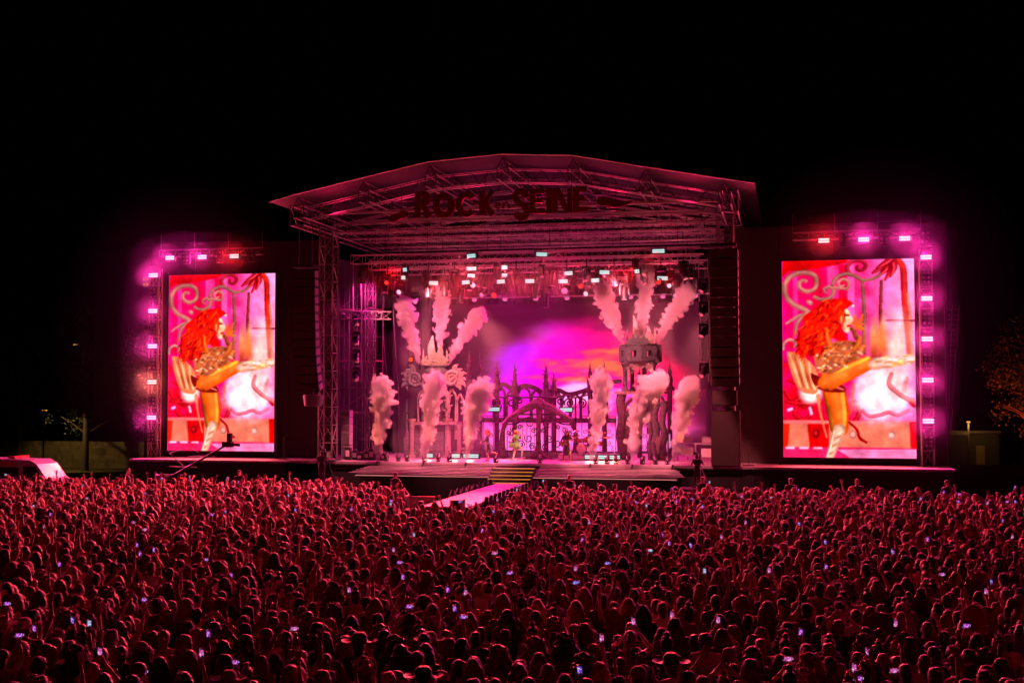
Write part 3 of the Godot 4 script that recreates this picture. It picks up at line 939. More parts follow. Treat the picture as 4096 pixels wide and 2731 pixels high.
	var sp := [[-4.1, 5.9, 2.25, "before the purple sky, nearest the pale turret"], [-3.45, 5.9, 2.15, "before the purple sky, second from the pale turret"], [-2.38, 5.9, 1.6, "above the left end of the arched wall"], [-1.2, 5.5, 1.85, "above the middle of the arched wall, left of the gate peak"], [0.75, 5.6, 1.7, "above the arched wall right of the gate peak"], [1.22, 5.4, 1.35, "short, beside the pink cloud right of the gate peak"], [3.5, 5.8, 1.6, "behind the tall smoke jet right of the gate"], [4.35, 5.9, 1.55, "left of the dark turret"], [8.3, 5.9, 1.6, "right of the dark turret"], [6.5, 5.6, 1.4, "seen between the columns of the dark turret"]]
	for i in sp.size():
		var q = sp[i]
		var o := thing("thorn_spire", "thin thorny spire " + q[3], "castle set piece", "thorny spires of the castle set")
		put("shaft", spire(Shape.new(), Vector3(q[0], q[1], -7.7 - 0.1 * (i % 3)), q[2] + 0.35, 0.27, 40 + i).mesh(), rose if i % 3 != 1 else grey, o)
		put("pole", Shape.new().bar(Vector3(q[0], 1.9, -7.7 - 0.1 * (i % 3)), Vector3(q[0], q[1], -7.7 - 0.1 * (i % 3)), 0.16, -1, 7).mesh(), rose, o)

func scroll_panel(parent: Node, called: String, x: float, y: float, w: float, h: float, z: float, m: Material) -> void:
	var s := Shape.new()
	for side in [-1, 1]:
		s.bar(Vector3(x + side * w / 2, y, z), Vector3(x + side * w / 2, y + h, z), 0.025, -1, 5)
		s.bar(Vector3(x - w / 2, y + (0.0 if side < 0 else h), z), Vector3(x + w / 2, y + (0.0 if side < 0 else h), z), 0.025, -1, 5)
	for k in 3:
		var c := Vector2(x, y + h * (k + 0.5) / 3)
		for side in [-1, 1]:
			s.tube(flat(spiral(c + Vector2(side * w * 0.22, -side * h * 0.07), 0.03, w * 0.26, 0.6 * side, 0.6 * side + TAU * 1.3, 16), z), [0.022], 5)
	put(called, s.mesh(), m, parent)

# ---------------------------------------------------------------- big screens
func fill(im: Image, p: Array, c: Color) -> void:
	var w := im.get_width()
	var h := im.get_height()
	var ys := p.map(func(q): return q.y * h)
	for y in range(maxi(0, int(ys.min())), mini(h, int(ys.max()) + 1)):
		var xs := []
		for i in p.size():
			var a: Vector2 = p[i] * Vector2(w, h)
			var b: Vector2 = p[(i + 1) % p.size()] * Vector2(w, h)
			if (a.y <= y + 0.5) != (b.y <= y + 0.5):
				xs.append(a.x + (y + 0.5 - a.y) * (b.x - a.x) / (b.y - a.y))
		xs.sort()
		for i in range(0, xs.size() - 1, 2):
			im.fill_rect(Rect2i(int(xs[i]), y, maxi(1, int(xs[i + 1]) - int(xs[i])), 1), c)

func brush(im: Image, p: Array, r: Array, c: Color, steps := 8) -> void:      # a thick curved line; r in parts of the width
	var s := smooth(p, steps)
	var l := []
	var e := []
	for i in s.size():
		var t := float(i) / (s.size() - 1) * (r.size() - 1)
		var h := lerpf(r[int(t)], r[mini(int(t) + 1, r.size() - 1)], t - int(t))
		var d: Vector2 = ((s[mini(i + 1, s.size() - 1)] - s[maxi(i - 1, 0)]) * Vector2(0.651, 1)).normalized()
		var o := Vector2(-d.y, d.x * 0.651) * h
		l.append(s[i] + o)
		e.append(s[i] - o)
	for i in s.size() - 1:
		fill(im, [l[i], l[i + 1], e[i + 1], e[i]], c)
	for i in [0, s.size() - 1]:      # round ends
		var h: float = (l[i] - e[i]).length() * 0.5
		if h > 0.012:
			var ring := []
			for k in 12:
				ring.append(s[i] + Vector2.from_angle(k * TAU / 12.0) * Vector2(1.0, 0.651) * h)
			fill(im, ring, c)

func limb(im: Image, p: Array, r: Array, c: Color) -> void:      # a rounded, shaded limb
	for k in 4:
		var t := k / 3.0
		brush(im, p.map(func(q): return q + Vector2(0.005, -0.003) * t), r.map(func(w): return w * (1.0 - 0.7 * t)), c.darkened(0.2).lerp(c.lightened(0.14), t), 6)

func shade(im: Image, f: Callable) -> void:
	for y in im.get_height():
		for x in im.get_width():
			im.set_pixel(x, y, f.call(im.get_pixel(x, y), float(x) / im.get_width(), float(y) / im.get_height()))

func show_picture() -> Image:
	var im := Image.create(300, 460, false, Image.FORMAT_RGB8)
	var no := noise(0.05, 4, 21)
	var V := func(a: Array) -> Array:
		var p := []
		for i in range(0, a.size(), 2):
			p.append(Vector2((a[i] - 10) / 587.0, (a[i + 1] - 20) / 866.0))
		return p
	var S := func(a: Array, w: Array, c: Color) -> void: brush(im, V.call(a), w.map(func(q): return q / 587.0), c, 6)
	var L := func(a: Array, w: Array, c: Color) -> void: limb(im, V.call(a), w.map(func(q): return q / 587.0), c)
	shade(im, func(_c, x, y):
		var n := no.get_noise_2d(x * 80, y * 120)
		var c := Color(0.9, 0.1, 0.42).lerp(Color(0.96, 0.33, 0.66), smoothstep(0.25, 0.75, x + n * 0.3))
		c = c.lerp(Color(0.78, 0.0, 0.14), clampf(0.75 - x * 1.5 + (y - 0.72) * 2.2 + n, 0, 1))
		return c.lerp(Color(0.95, 0.68, 0.88), smoothstep(0.6, 1.0, x) * clampf(1.3 - y, 0, 1)))
	for q in [[12, 30, 0.75, 0.1, 0.5], [215, 250, 0.96, 0.3, 0.6], [268, 300, 0.8, 0.05, 0.3], [305, 335, 0.95, 0.4, 0.72], [60, 84, 0.95, 0.25, 0.62], [150, 190, 0.84, 0.04, 0.3]]:
		fill(im, V.call([q[0], 40, q[1], 40, q[1], 470, q[0], 470]), Color(q[2], q[3], q[4]))
	fill(im, V.call([20, 15, 310, 15, 300, 34, 210, 48, 110, 62, 40, 64, 10, 90]), Color(0.72, 0.02, 0.08))
	var bronze := Color(0.66, 0.46, 0.42)
	# bars, bow and scrolls of the scenery
	L.call([370, 118, 378, 260, 374, 430], [8, 10, 9], Color(0.5, 0.34, 0.32))
	L.call([455, 112, 449, 280, 459, 415], [7, 8, 7], Color(0.46, 0.2, 0.2))
	L.call([505, 15, 548, 55, 556, 200, 574, 450], [10, 14, 14, 11], Color(0.78, 0.14, 0.06))
	L.call([568, 170, 578, 300, 584, 470], [5, 8, 7], Color(0.85, 0.55, 0.46))
	S.call([470, 288, 600, 290], [2.5], Color(0.4, 0.02, 0.14))
	for q in [[412, 82], [436, 100], [468, 116], [492, 100], [430, 62]]:
		L.call([505, 18, (q[0] + 505) / 2.0 + 12, q[1] * 0.55, q[0], q[1]], [16, 15, 3], Color(0.6, 0.05, 0.12))
		S.call([500, 22, (q[0] + 500) / 2.0 + 16, q[1] * 0.6, q[0] + 8, q[1] - 4], [2, 3, 1], Color(0.95, 0.4, 0.46))
	L.call([312, 84, 304, 50, 330, 25, 368, 25, 386, 46, 370, 67, 347, 62, 350, 46], [10, 9, 6], Color(0.6, 0.12, 0.2))
	L.call([238, 130, 252, 100, 290, 82, 330, 88, 372, 110, 420, 104, 455, 84], [9, 9, 6], bronze.darkened(0.15))
	L.call([150, 262, 115, 238, 62, 212, 28, 172, 26, 118, 60, 82, 112, 72, 155, 84, 168, 112, 160, 142, 128, 156, 96, 145, 88, 121, 106, 106, 124, 114], [13, 13, 12, 11, 8], bronze)
	L.call([150, 178, 190, 192, 230, 182, 243, 152, 218, 138, 198, 150, 210, 166], [9, 10, 6], bronze)
	L.call([240, 140, 300, 146, 308, 118, 286, 104, 264, 120, 274, 138, 290, 130], [7, 8, 5], bronze)
	L.call([24, 300, 80, 266, 132, 250], [5, 8, 8], bronze.lightened(0.1))
	L.call([68, 340, 80, 292, 112, 258], [8, 9, 9], bronze)
	L.call([14, 415, 18, 384, 45, 368, 70, 384, 64, 404], [7, 8, 6], bronze.lightened(0.15))
	L.call([128, 200, 142, 210], [11], bronze.lightened(0.2))
	for q in [[30, 545, 110, 590, 60, 640, 20, 600], [100, 640, 140, 680, 110, 720, 62, 700, 80, 660, 118, 672], [20, 640, 90, 650, 190, 640], [200, 650, 260, 690, 210, 720], [330, 640, 350, 690, 320, 740], [560, 540, 548, 600, 590, 660]]:
		L.call(q, [8, 11, 8], Color(0.72, 0.04, 0.12))
	S.call([30, 680, 55, 672], [7], Color(0.98, 0.7, 0.9))
	S.call([130, 665, 140, 700], [6], Color(1.0, 0.8, 0.92))
	# ledge with studs, then the floor
	fill(im, V.call([0, 738, 610, 742, 610, 846, 0, 846]), Color(0.8, 0.52, 0.42))
	fill(im, V.call([0, 722, 610, 726, 610, 742, 0, 738]), Color(0.88, 0.5, 0.5))
	fill(im, V.call([120, 740, 215, 740, 215, 842, 130, 842]), Color(0.78, 0.03, 0.08))
	fill(im, V.call([570, 730, 610, 730, 610, 846, 574, 846]), Color(0.78, 0.03, 0.08))
	fill(im, V.call([0, 740, 40, 740, 30, 842, 0, 842]), Color(0.85, 0.2, 0.12))
	for q in [[158, 782, 0.7, 0.1, 0.1], [322, 785, 0.9, 0.68, 0.6], [492, 788, 0.94, 0.78, 0.72]]:
		for k in 4:
			var pts := []
			for a in 12:
				var o := Vector2.from_angle(a * TAU / 12.0) * (18.0 - 4.0 * k)
				pts.append_array([q[0] + o.x - k, q[1] + o.y - k])
			fill(im, V.call(pts), Color(q[2], q[3], q[4]).darkened(0.35).lerp(Color(q[2], q[3], q[4]).lightened(0.15), k / 3.0))
	S.call([300, 728, 338, 762, 352, 800, 384, 820], [4, 5, 6, 5], Color(0.55, 0.02, 0.06))
	fill(im, V.call([0, 840, 610, 842, 610, 900, 0, 900]), Color(0.9, 0.2, 0.44))
	fill(im, V.call([250, 850, 610, 846, 610, 900, 330, 900]), Color(0.86, 0.56, 0.76))
	for k in 3:
		fill(im, V.call([20 + 62 * k, 838, 62 + 62 * k, 838, 62 + 62 * k, 850, 20 + 62 * k, 850]), Color(0.98, 0.72, 0.84))
	# glare
	shade(im, func(c, x, y):
		var n := no.get_noise_2d(x * 120, y * 180) * 0.25
		var g := clampf(1.4 - Vector2((x - 0.74) * 4.8, (y - 0.68) * 7.4).length() + n, 0, 1)
		c = c.lerp(Color(1, 0.97, 0.99), smoothstep(0, 0.8, g))
		g = clampf(1.2 - Vector2((x - 0.86) * 7.5, (y - 0.46) * 4.6).length() + n, 0, 1)
		c = c.lerp(Color(1, 0.92, 0.82), g * 0.85)
		g = clampf(1.3 - Vector2((x - 0.21) * 11.0, (y - 0.67) * 17.0).length(), 0, 1)
		c = c.lerp(Color(1, 0.95, 0.9), smoothstep(0, 0.7, g))
		g = clampf(1.1 - Vector2((x - 0.74 + (y - 0.4) * 0.35) * 7.0, (y - 0.41) * 8.0).length() + no.get_noise_2d(x * 260, y * 30) * 1.1, 0, 1)
		return c.lerp(Color(0.93, 0.68, 0.4).lerp(Color(0.5, 0.2, 0.06), clampf((y - 0.37) * 7.0, 0, 0.8)), g * 0.9))
	L.call([494, 520, 482, 565, 518, 602, 556, 628, 600, 640], [8, 11, 10, 9], Color(0.86, 0.52, 0.56))
	L.call([362, 676, 392, 704, 440, 700, 480, 688, 520, 700, 570, 676], [7, 9, 7], Color(0.86, 0.46, 0.6))
	# coat tail, legs, boots, body
	var fan_ := V.call([30, 420, 80, 428, 130, 462, 165, 505, 174, 560, 162, 604, 124, 606, 84, 590, 58, 540, 36, 470])
	fill(im, smooth(fan_ + [fan_[0]], 4), Color(0.8, 0.54, 0.38))
	for k in 5:
		S.call([42 + 22 * k, 432 + 8 * k, 66 + 18 * k, 500 + 8 * k, 92 + 16 * k, 580 + 3 * k], [2, 6, 4], [Color(0.94, 0.76, 0.56), Color(0.66, 0.38, 0.24)][k % 2])
	S.call([168, 615, 178, 690, 206, 800], [9, 6, 4], Color(0.88, 0.55, 0.4))
	S.call([330, 560, 320, 640, 310, 700], [4, 3, 2], Color(0.9, 0.5, 0.3))
	L.call([205, 605, 222, 690, 235, 765], [15, 16, 12], Color(0.56, 0.34, 0.08))
	L.call([240, 585, 262, 670, 274, 764], [46, 42, 26], Color(0.97, 0.48, 0.11))
	S.call([278, 610, 286, 690, 284, 750], [9, 8, 5], Color(1.0, 0.72, 0.3))
	L.call([262, 764, 240, 825, 216, 892], [28, 22, 17], Color(0.84, 0.74, 0.6))
	for k in 6:
		S.call([278 - 9 * k, 772 + 18 * k, 250 - 8 * k, 784 + 18 * k], [2], Color(0.55, 0.42, 0.28) if k % 2 else Color(1.0, 0.95, 0.85))
	S.call([240, 770, 222, 840, 206, 885], [3], Color(1.0, 0.94, 0.84))
	var skirt_ := V.call([135, 515, 200, 540, 265, 560, 294, 592, 245, 602, 180, 590, 148, 562])
	fill(im, smooth(skirt_ + [skirt_[0]], 4), Color(0.45, 0.14, 0.1))
	S.call([160, 575, 220, 572, 285, 590], [4], Color(0.85, 0.5, 0.5))
	L.call([200, 558, 300, 508, 396, 470], [44, 44, 31], Color(0.97, 0.5, 0.13))
	S.call([240, 515, 330, 478, 400, 448], [6, 9, 6], Color(1.0, 0.76, 0.28))
	L.call([408, 478, 480, 470, 592, 458], [28, 26, 17], Color(0.86, 0.74, 0.62))
	var g := RandomNumberGenerator.new()
	g.seed = 5
	for k in 46:
		var x := g.randf_range(405, 585)
		var y := 472.0 - (x - 408) * 0.08 + g.randf_range(-24, 22)
		S.call([x, y, x + g.randf_range(12, 40), y - 3], [g.randf_range(1, 4)], [Color(0.99, 0.95, 0.86), Color(0.7, 0.52, 0.36), Color(0.95, 0.8, 0.5), Color(0.92, 0.86, 0.86)][k % 4])
	var torso := V.call([150, 440, 200, 395, 262, 376, 330, 380, 374, 412, 352, 446, 300, 478, 250, 512, 195, 520, 160, 490])
	fill(im, smooth(torso + [torso[0]], 4), Color(0.66, 0.42, 0.28))
	for k in 170:
		var x := g.randf_range(155, 365)
		var y := 440.0 - (x - 250) * 0.3 + g.randf_range(-48, 52)
		S.call([x, y, x + g.randf_range(-10, 22), y + g.randf_range(-14, 10)], [g.randf_range(1.5, 4)], [Color(0.98, 0.88, 0.72), Color(0.34, 0.22, 0.12), Color(0.84, 0.62, 0.4), Color(0.55, 0.45, 0.25), Color(0.9, 0.5, 0.2), Color(0.7, 0.4, 0.35)][k % 6])
	L.call([342, 352, 352, 384, 330, 412], [8, 12, 12], Color(0.8, 0.46, 0.16))
	var face := V.call([282, 232, 306, 238, 318, 262, 330, 286, 318, 304, 306, 340, 284, 330, 272, 285])
	fill(im, smooth(face + [face[0]], 4), Color(0.97, 0.8, 0.64))
	S.call([296, 262, 312, 264], [4], Color(0.4, 0.16, 0.1))
	S.call([300, 312, 318, 308], [4], Color(0.75, 0.1, 0.12))
	S.call([286, 240, 282, 300, 290, 326], [5], Color(0.85, 0.55, 0.36))
	S.call([300, 214, 334, 224], [7, 4], Color(0.95, 0.86, 0.8))
	L.call([314, 316, 330, 334, 340, 362], [7, 10, 10], Color(0.5, 0.28, 0.12))
	for k in 34:
		S.call([322 + 1.2 * k, 300 + k, 345 + g.randf_range(-15, 30), 280 + g.randf_range(-25, 50)], [2], Color(0.95, 0.5, 0.2))
	var mop := V.call([244, 190, 300, 194, 328, 214, 300, 232, 276, 258, 268, 308, 288, 350, 298, 372, 268, 376, 232, 362, 214, 384, 182, 372, 168, 398, 128, 424, 92, 418, 76, 382, 84, 338, 108, 300, 106, 268, 146, 240, 190, 206])
	fill(im, smooth(mop + [mop[0]], 4), Color(0.82, 0.12, 0.01))
	for k in 900:
		var t := g.randf()
		var a := Vector2(250, 212).lerp(Vector2(120, 370), t) + Vector2(g.randf_range(-42, 50), g.randf_range(-30, 56)) * (1.0 + 0.3 * t)
		if a.x > 296 - (a.y - 200) * 0.1 and a.y > 240:
			continue
		var o := Vector2(-8, 10).rotated(g.randf_range(-0.7, 0.5))
		S.call([a.x, a.y, a.x + o.x + 4, a.y + o.y, a.x + o.x * 2, a.y + o.y * 2.2], [2, 3.2, 1], [Color(0.5, 0.03, 0.0), Color(1.0, 0.4, 0.1), Color(0.72, 0.08, 0.0), Color(0.96, 0.24, 0.03), Color(0.88, 0.16, 0.02)][k % 5])
	L.call([210, 318, 214, 362, 224, 404], [6, 10, 9], Color(0.84, 0.42, 0.12))
	# a moving camera picture: soft edges, uneven light
	im.resize(150, 230, Image.INTERPOLATE_LANCZOS)
	im.resize(300, 460, Image.INTERPOLATE_CUBIC)
	var soft: Image = im.duplicate()
	soft.resize(60, 115, Image.INTERPOLATE_LANCZOS)
	soft.resize(300, 460, Image.INTERPOLATE_CUBIC)
	shade(im, func(c, x, y):
		var moving := clampf(1.3 - Vector2((x - 0.68) * 2.6, (y - 0.47) * 6.0).length(), 0.0, 1.0)      # the kicking leg is blurred most
		return c.lerp(soft.get_pixel(int(x * 300), int(y * 460)), 0.38 + 0.4 * moving))
	shade(im, func(c, x, y):
		var n := 1.0 + no.get_noise_2d(x * 120 + 300, y * 180) * 0.25 + (fposmod(y * 115.0, 1.0) - 0.5) * 0.05
		var d := Color(c.r * n * 1.14, c.g * n * 0.92, c.b * n * 0.94)
		return Color(clampf((d.r - 0.5) * 1.12 + 0.5, 0, 1), clampf((d.g - 0.5) * 1.2 + 0.48, 0, 1), clampf((d.b - 0.5) * 1.2 + 0.48, 0, 1)))
	return im

func build_screens() -> void:
	var pic := glow("show_picture", Color.WHITE, 1.15)
	pic.emission_texture = ImageTexture.create_from_image(show_picture())
	pic.emission_operator = BaseMaterial3D.EMISSION_OP_MULTIPLY
	var black := mt("black_paint")
	for side in 2:
		var x: float = [-18.04, 18.44][side]
		var s := thing("video_screen", ["tall video screen showing a red-haired dancer, on the crane and ambulance side", "tall video screen showing a red-haired dancer, on the orange tree side"][side], "video screen", "tall video screens", Vector3(x, 2.3, -2.0))
		var w: float = [6.93, 6.88][side]
		var p := Shape.new()
		p.quad(Vector3(-w / 2, 10.62, 0.0), Vector3(w / 2, 10.62, 0.0), Vector3(w / 2, 0, 0.0), Vector3(-w / 2, 0, 0.0))
		put("screen_panel", p.mesh(), pic, s)
		put("housing", Shape.new().box(Vector3(0, 5.31, -0.14), Vector3(w + 0.16, 10.78, 0.2)).mesh(), black, s)
		for k in 2:
			put("frame_post", Shape.new().box(Vector3((w / 2 + 0.17) * (1 - 2 * k), 5.2, -0.1), Vector3(0.12, 11.2, 0.24)).mesh(), mt("dark_steel"), s)
		var al := AreaLight3D.new()
		al.name = "screen_light"
		al.light_color = Color(1.0, 0.3, 0.34)
		al.light_energy = 320.0
		al.area_size = Vector2(6.5, 10.0)
		al.area_range = 90.0
		al.area_attenuation = 2.0
		al.shadow_enabled = true
		al.transform = Transform3D(Basis.from_euler(Vector3(0, PI, 0)), Vector3(0, 5.3, 0.1))
		s.add_child(al)
		# the black mesh wall behind
		var sc := thing("scrim_wall", ["dark mesh wall round the screen beside the hanging speakers with lit edge", "dark mesh wall round the screen beside the big black hanging speakers"][side], "wall", "dark mesh walls round the screens")
		var x0: float = [-23.2, 11.9][side]
		var x1: float = [-10.95, 23.6][side]
		var mesh_mat := mt("scrim", 0.05, 0.032, 0.026, 0.9)
		for k in 4:
			var a := lerpf(x0, x1, k / 4.0)
			var b := lerpf(x0, x1, (k + 1) / 4.0)
			put("scrim_sheet", Shape.new().box(Vector3((a + b) / 2, 8.4, -2.75 - 0.01 * (k % 2)), Vector3(b - a - 0.02, 13.0, 0.03)).mesh(), mesh_mat, sc)
		for k in 6:
			put("pole", Shape.new().bar(Vector3(lerpf(x0, x1, k / 5.0), 1.9, -3.0), Vector3(lerpf(x0, x1, k / 5.0), 15.0, -3.0), 0.05, -1, 6).mesh(), mt("dark_steel"), sc)
		for k in 5:
			put("ledger", Shape.new().bar(Vector3(x0, 3.0 + 3.0 * k, -3.0), Vector3(x1, 3.0 + 3.0 * k, -3.0), 0.04, -1, 6).mesh(), mt("dark_steel"), sc)

# ---------------------------------------------------------------- strobes and moving heads
func strobe(label: String, group: String, at: Vector3, q: Basis, light: Color, energy: float, lit := true, w := 0.56, cone := 84.0, down := 0.0, tall := 1.0) -> void:
	var t := thing("strobe_light", label, "strobe light", group, at, q)
	if not kept.has("strobe"):
		kept["strobe"] = [Shape.new().box(Vector3(0, 0, -0.1), Vector3(0.66, 0.34, 0.16)).mesh(), Shape.new().box(Vector3.ZERO, Vector3(0.56, 0.085, 0.03)).mesh(), Shape.new().bar(Vector3(-0.36, 0, -0.1), Vector3(-0.36, 0.28, -0.1), 0.02).bar(Vector3(0.36, 0, -0.1), Vector3(0.36, 0.28, -0.1), 0.02).bar(Vector3(-0.36, 0.28, -0.1), Vector3(0.36, 0.28, -0.1), 0.02).mesh()]
	var k: Array = kept["strobe"]
	var sc := Basis.from_scale(Vector3(w / 0.56, tall, 1))
	put("housing", k[0], mt("black_paint"), t, Vector3.ZERO, sc)
	var face: Material = glow("strobe_face", Color(0.66, 0.85, 0.83), 1.3) if lit else mt("lens_off", 0.3, 0.28, 0.27, 0.3)
	put("lamp_face", k[1], face, t, Vector3(0, 0.055 * tall, 0.0), sc)
	put("lamp_face", k[1], face, t, Vector3(0, -0.055 * tall, 0.0), sc)
	put("bracket", k[2], mt("dark_steel"), t, Vector3.ZERO, sc)
	if lit:
		lamp(Vector3(0, 0, 0.05), Vector3(0, -down, 1), light, energy, cone, 0.3, t)

func blinder(label: String, at: Vector3) -> void:
	var t := thing("blinder_lamp", label, "lamp", "dark eight-cell lamps between the strobes", at)
	if not kept.has("blinder"):
		kept["blinder"] = [Shape.new().box(Vector3(0, 0, -0.1), Vector3(0.5, 0.72, 0.14)).mesh(), Shape.new().lathe([Vector2(0.075, 0.04), Vector2(0.07, 0.0), Vector2(0.03, -0.02), Vector2(0.0, -0.02)], 10).mesh()]
	put("housing", kept["blinder"][0], mt("black_paint"), t)
	for k in 6:
		put("lens", kept["blinder"][1], mt("mirror_lens", 0.6, 0.5, 0.5, 0.15, 0.9), t, Vector3(-0.12 + 0.24 * (k % 2), -0.23 + 0.23 * (k / 2), 0.0), Basis(Vector3.RIGHT, PI / 2))

func build_strobes() -> void:
	var steel := mt("tower_steel", 0.2, 0.19, 0.19, 0.4, 0.4)
	for side in 2:
		var sg := -1.0 if side == 0 else 1.0
		var x: float = [-22.03, 22.4][side]
		var near: String = ["left lamp tower", "right lamp tower"][side]
		var t := thing("lamp_tower", ["upright lattice tower of pink strobes on the ambulance side", "upright lattice tower of pink strobes on the orange tree side"][side], "lamp tower", "strobe towers", Vector3(x, 0, -1.35))
		truss(t, Vector3(0, 1.9, 0), Vector3(0, 13.3, 0), 0.62, 0.4, steel, 0.03, 1.07)
		for k in 6:
			put("shelf_bar", Shape.new().bar(Vector3(-0.33, 2.75 + 2.14 * k, 0.24), Vector3(0.33, 2.75 + 2.14 * k, 0.24), 0.03, -1, 6).mesh(), steel, t)
		var xa: float = [-21.8, 15.6][side]
		var xb: float = [-15.2, 22.2][side]
		var b := thing("lamp_truss", ["level lattice truss with three strobes above the left screen", "level lattice truss with three strobes above the right screen"][side], "truss", "trusses above the screens")
		truss(b, Vector3(xa, 14.2, -1.5), Vector3(xb, 14.2, -1.5), 0.4, 0.4, steel, 0.03, 0.8)
		for k in 4:
			put("drop_rod", Shape.new().bar(Vector3(lerpf(xa, xb, k / 3.0), 14.4, -1.5), Vector3(lerpf(xa, xb, k / 3.0), 15.4, -1.5), 0.02).mesh(), steel, b)
		for k in 5:
			var y: float = [4.3, 6.43, 8.58, 10.7, 12.86][k]
			var c := PINK if not (side == 0 and k == 1) else AMBER
			strobe("lit strobe with %s glow, %s from the bottom of the %s" % ["orange" if side == 0 and k == 1 else "pink", nth(k + 1), near], "lit strobes round the screens", Vector3(x, y, -1.0), Basis(Vector3.UP, -sg * 0.1), c, 75.0, true, 0.56, 84.0, 0.0, 1.2)
			lamp_spots.append(Vector3(x, y, -1.0))
			blinder("dark lamp cluster, %s from the bottom of the %s" % [nth(k + 1), near], Vector3(x, y - 1.07, -1.0))
		for k in 3:
			var xx: float = [[-20.95, -18.84, -16.77], [17.21, 19.26, 21.34]][side][k]
			var c: Color = RED if (side == 0 and k == 2) or (side == 1 and k == 0) else PINK
			strobe("lit strobe with %s glow, %s from the left above the %s screen" % ["red" if c == RED else "pink", nth(k + 1), ["left", "right"][side]], "lit strobes round the screens", Vector3(xx, 13.88, -1.0), Basis(), c, 75.0, true, 0.56, 84.0, 0.0, 1.2)
			lamp_spots.append(Vector3(xx, 13.88, -1.0))
			blinder("dark lamp cluster above the %s screen, %s from the left" % [["left", "right"][side], nth(k + 1)], Vector3(xx + 1.03, 13.88, -1.0))

func moving_head(label: String, group: String, at: Vector3, hang: bool, yaw: float, pitch: float, size := 1.0, lens: Material = null) -> Node3D:
	var t := thing("moving_lamp", label, "stage lamp", group, at, Basis(Vector3.UP, yaw).scaled(Vector3.ONE * size))
	if not kept.has("head"):
		kept["head"] = [
			Shape.new().box(Vector3(0, -0.05, 0), Vector3(0.36, 0.14, 0.3)).mesh(),
			Shape.new().box(Vector3(-0.2, -0.3, 0), Vector3(0.05, 0.42, 0.14)).mesh(),
			Shape.new().lathe([Vector2(0.0, 0.3), Vector2(0.13, 0.3), Vector2(0.17, 0.22), Vector2(0.16, 0.0), Vector2(0.145, -0.2), Vector2(0.15, -0.34), Vector2(0.13, -0.34)], 14).mesh(),
			Shape.new().lathe([Vector2(0.13, -0.325), Vector2(0.08, -0.34), Vector2(0.0, -0.345)], 14).mesh()]
	var k: Array = kept["head"]
	var black := mt("fixture_black", 0.025, 0.024, 0.026, 0.35)
	var f := Basis() if hang else Basis(Vector3.BACK, PI)
	put("base", k[0], black, t, Vector3.ZERO, f)
	put("yoke_arm", k[1], black, t, Vector3.ZERO, f)
	put("yoke_arm", k[1], black, t, Vector3.ZERO, f * Basis(Vector3.UP, PI))
	var hd := put("lamp_head", k[2], black, t, f * Vector3(0, -0.42, 0), Basis(Vector3.RIGHT, pitch))
	put("lens", k[3], lens if lens else mt("lens_off"), hd)
	return t

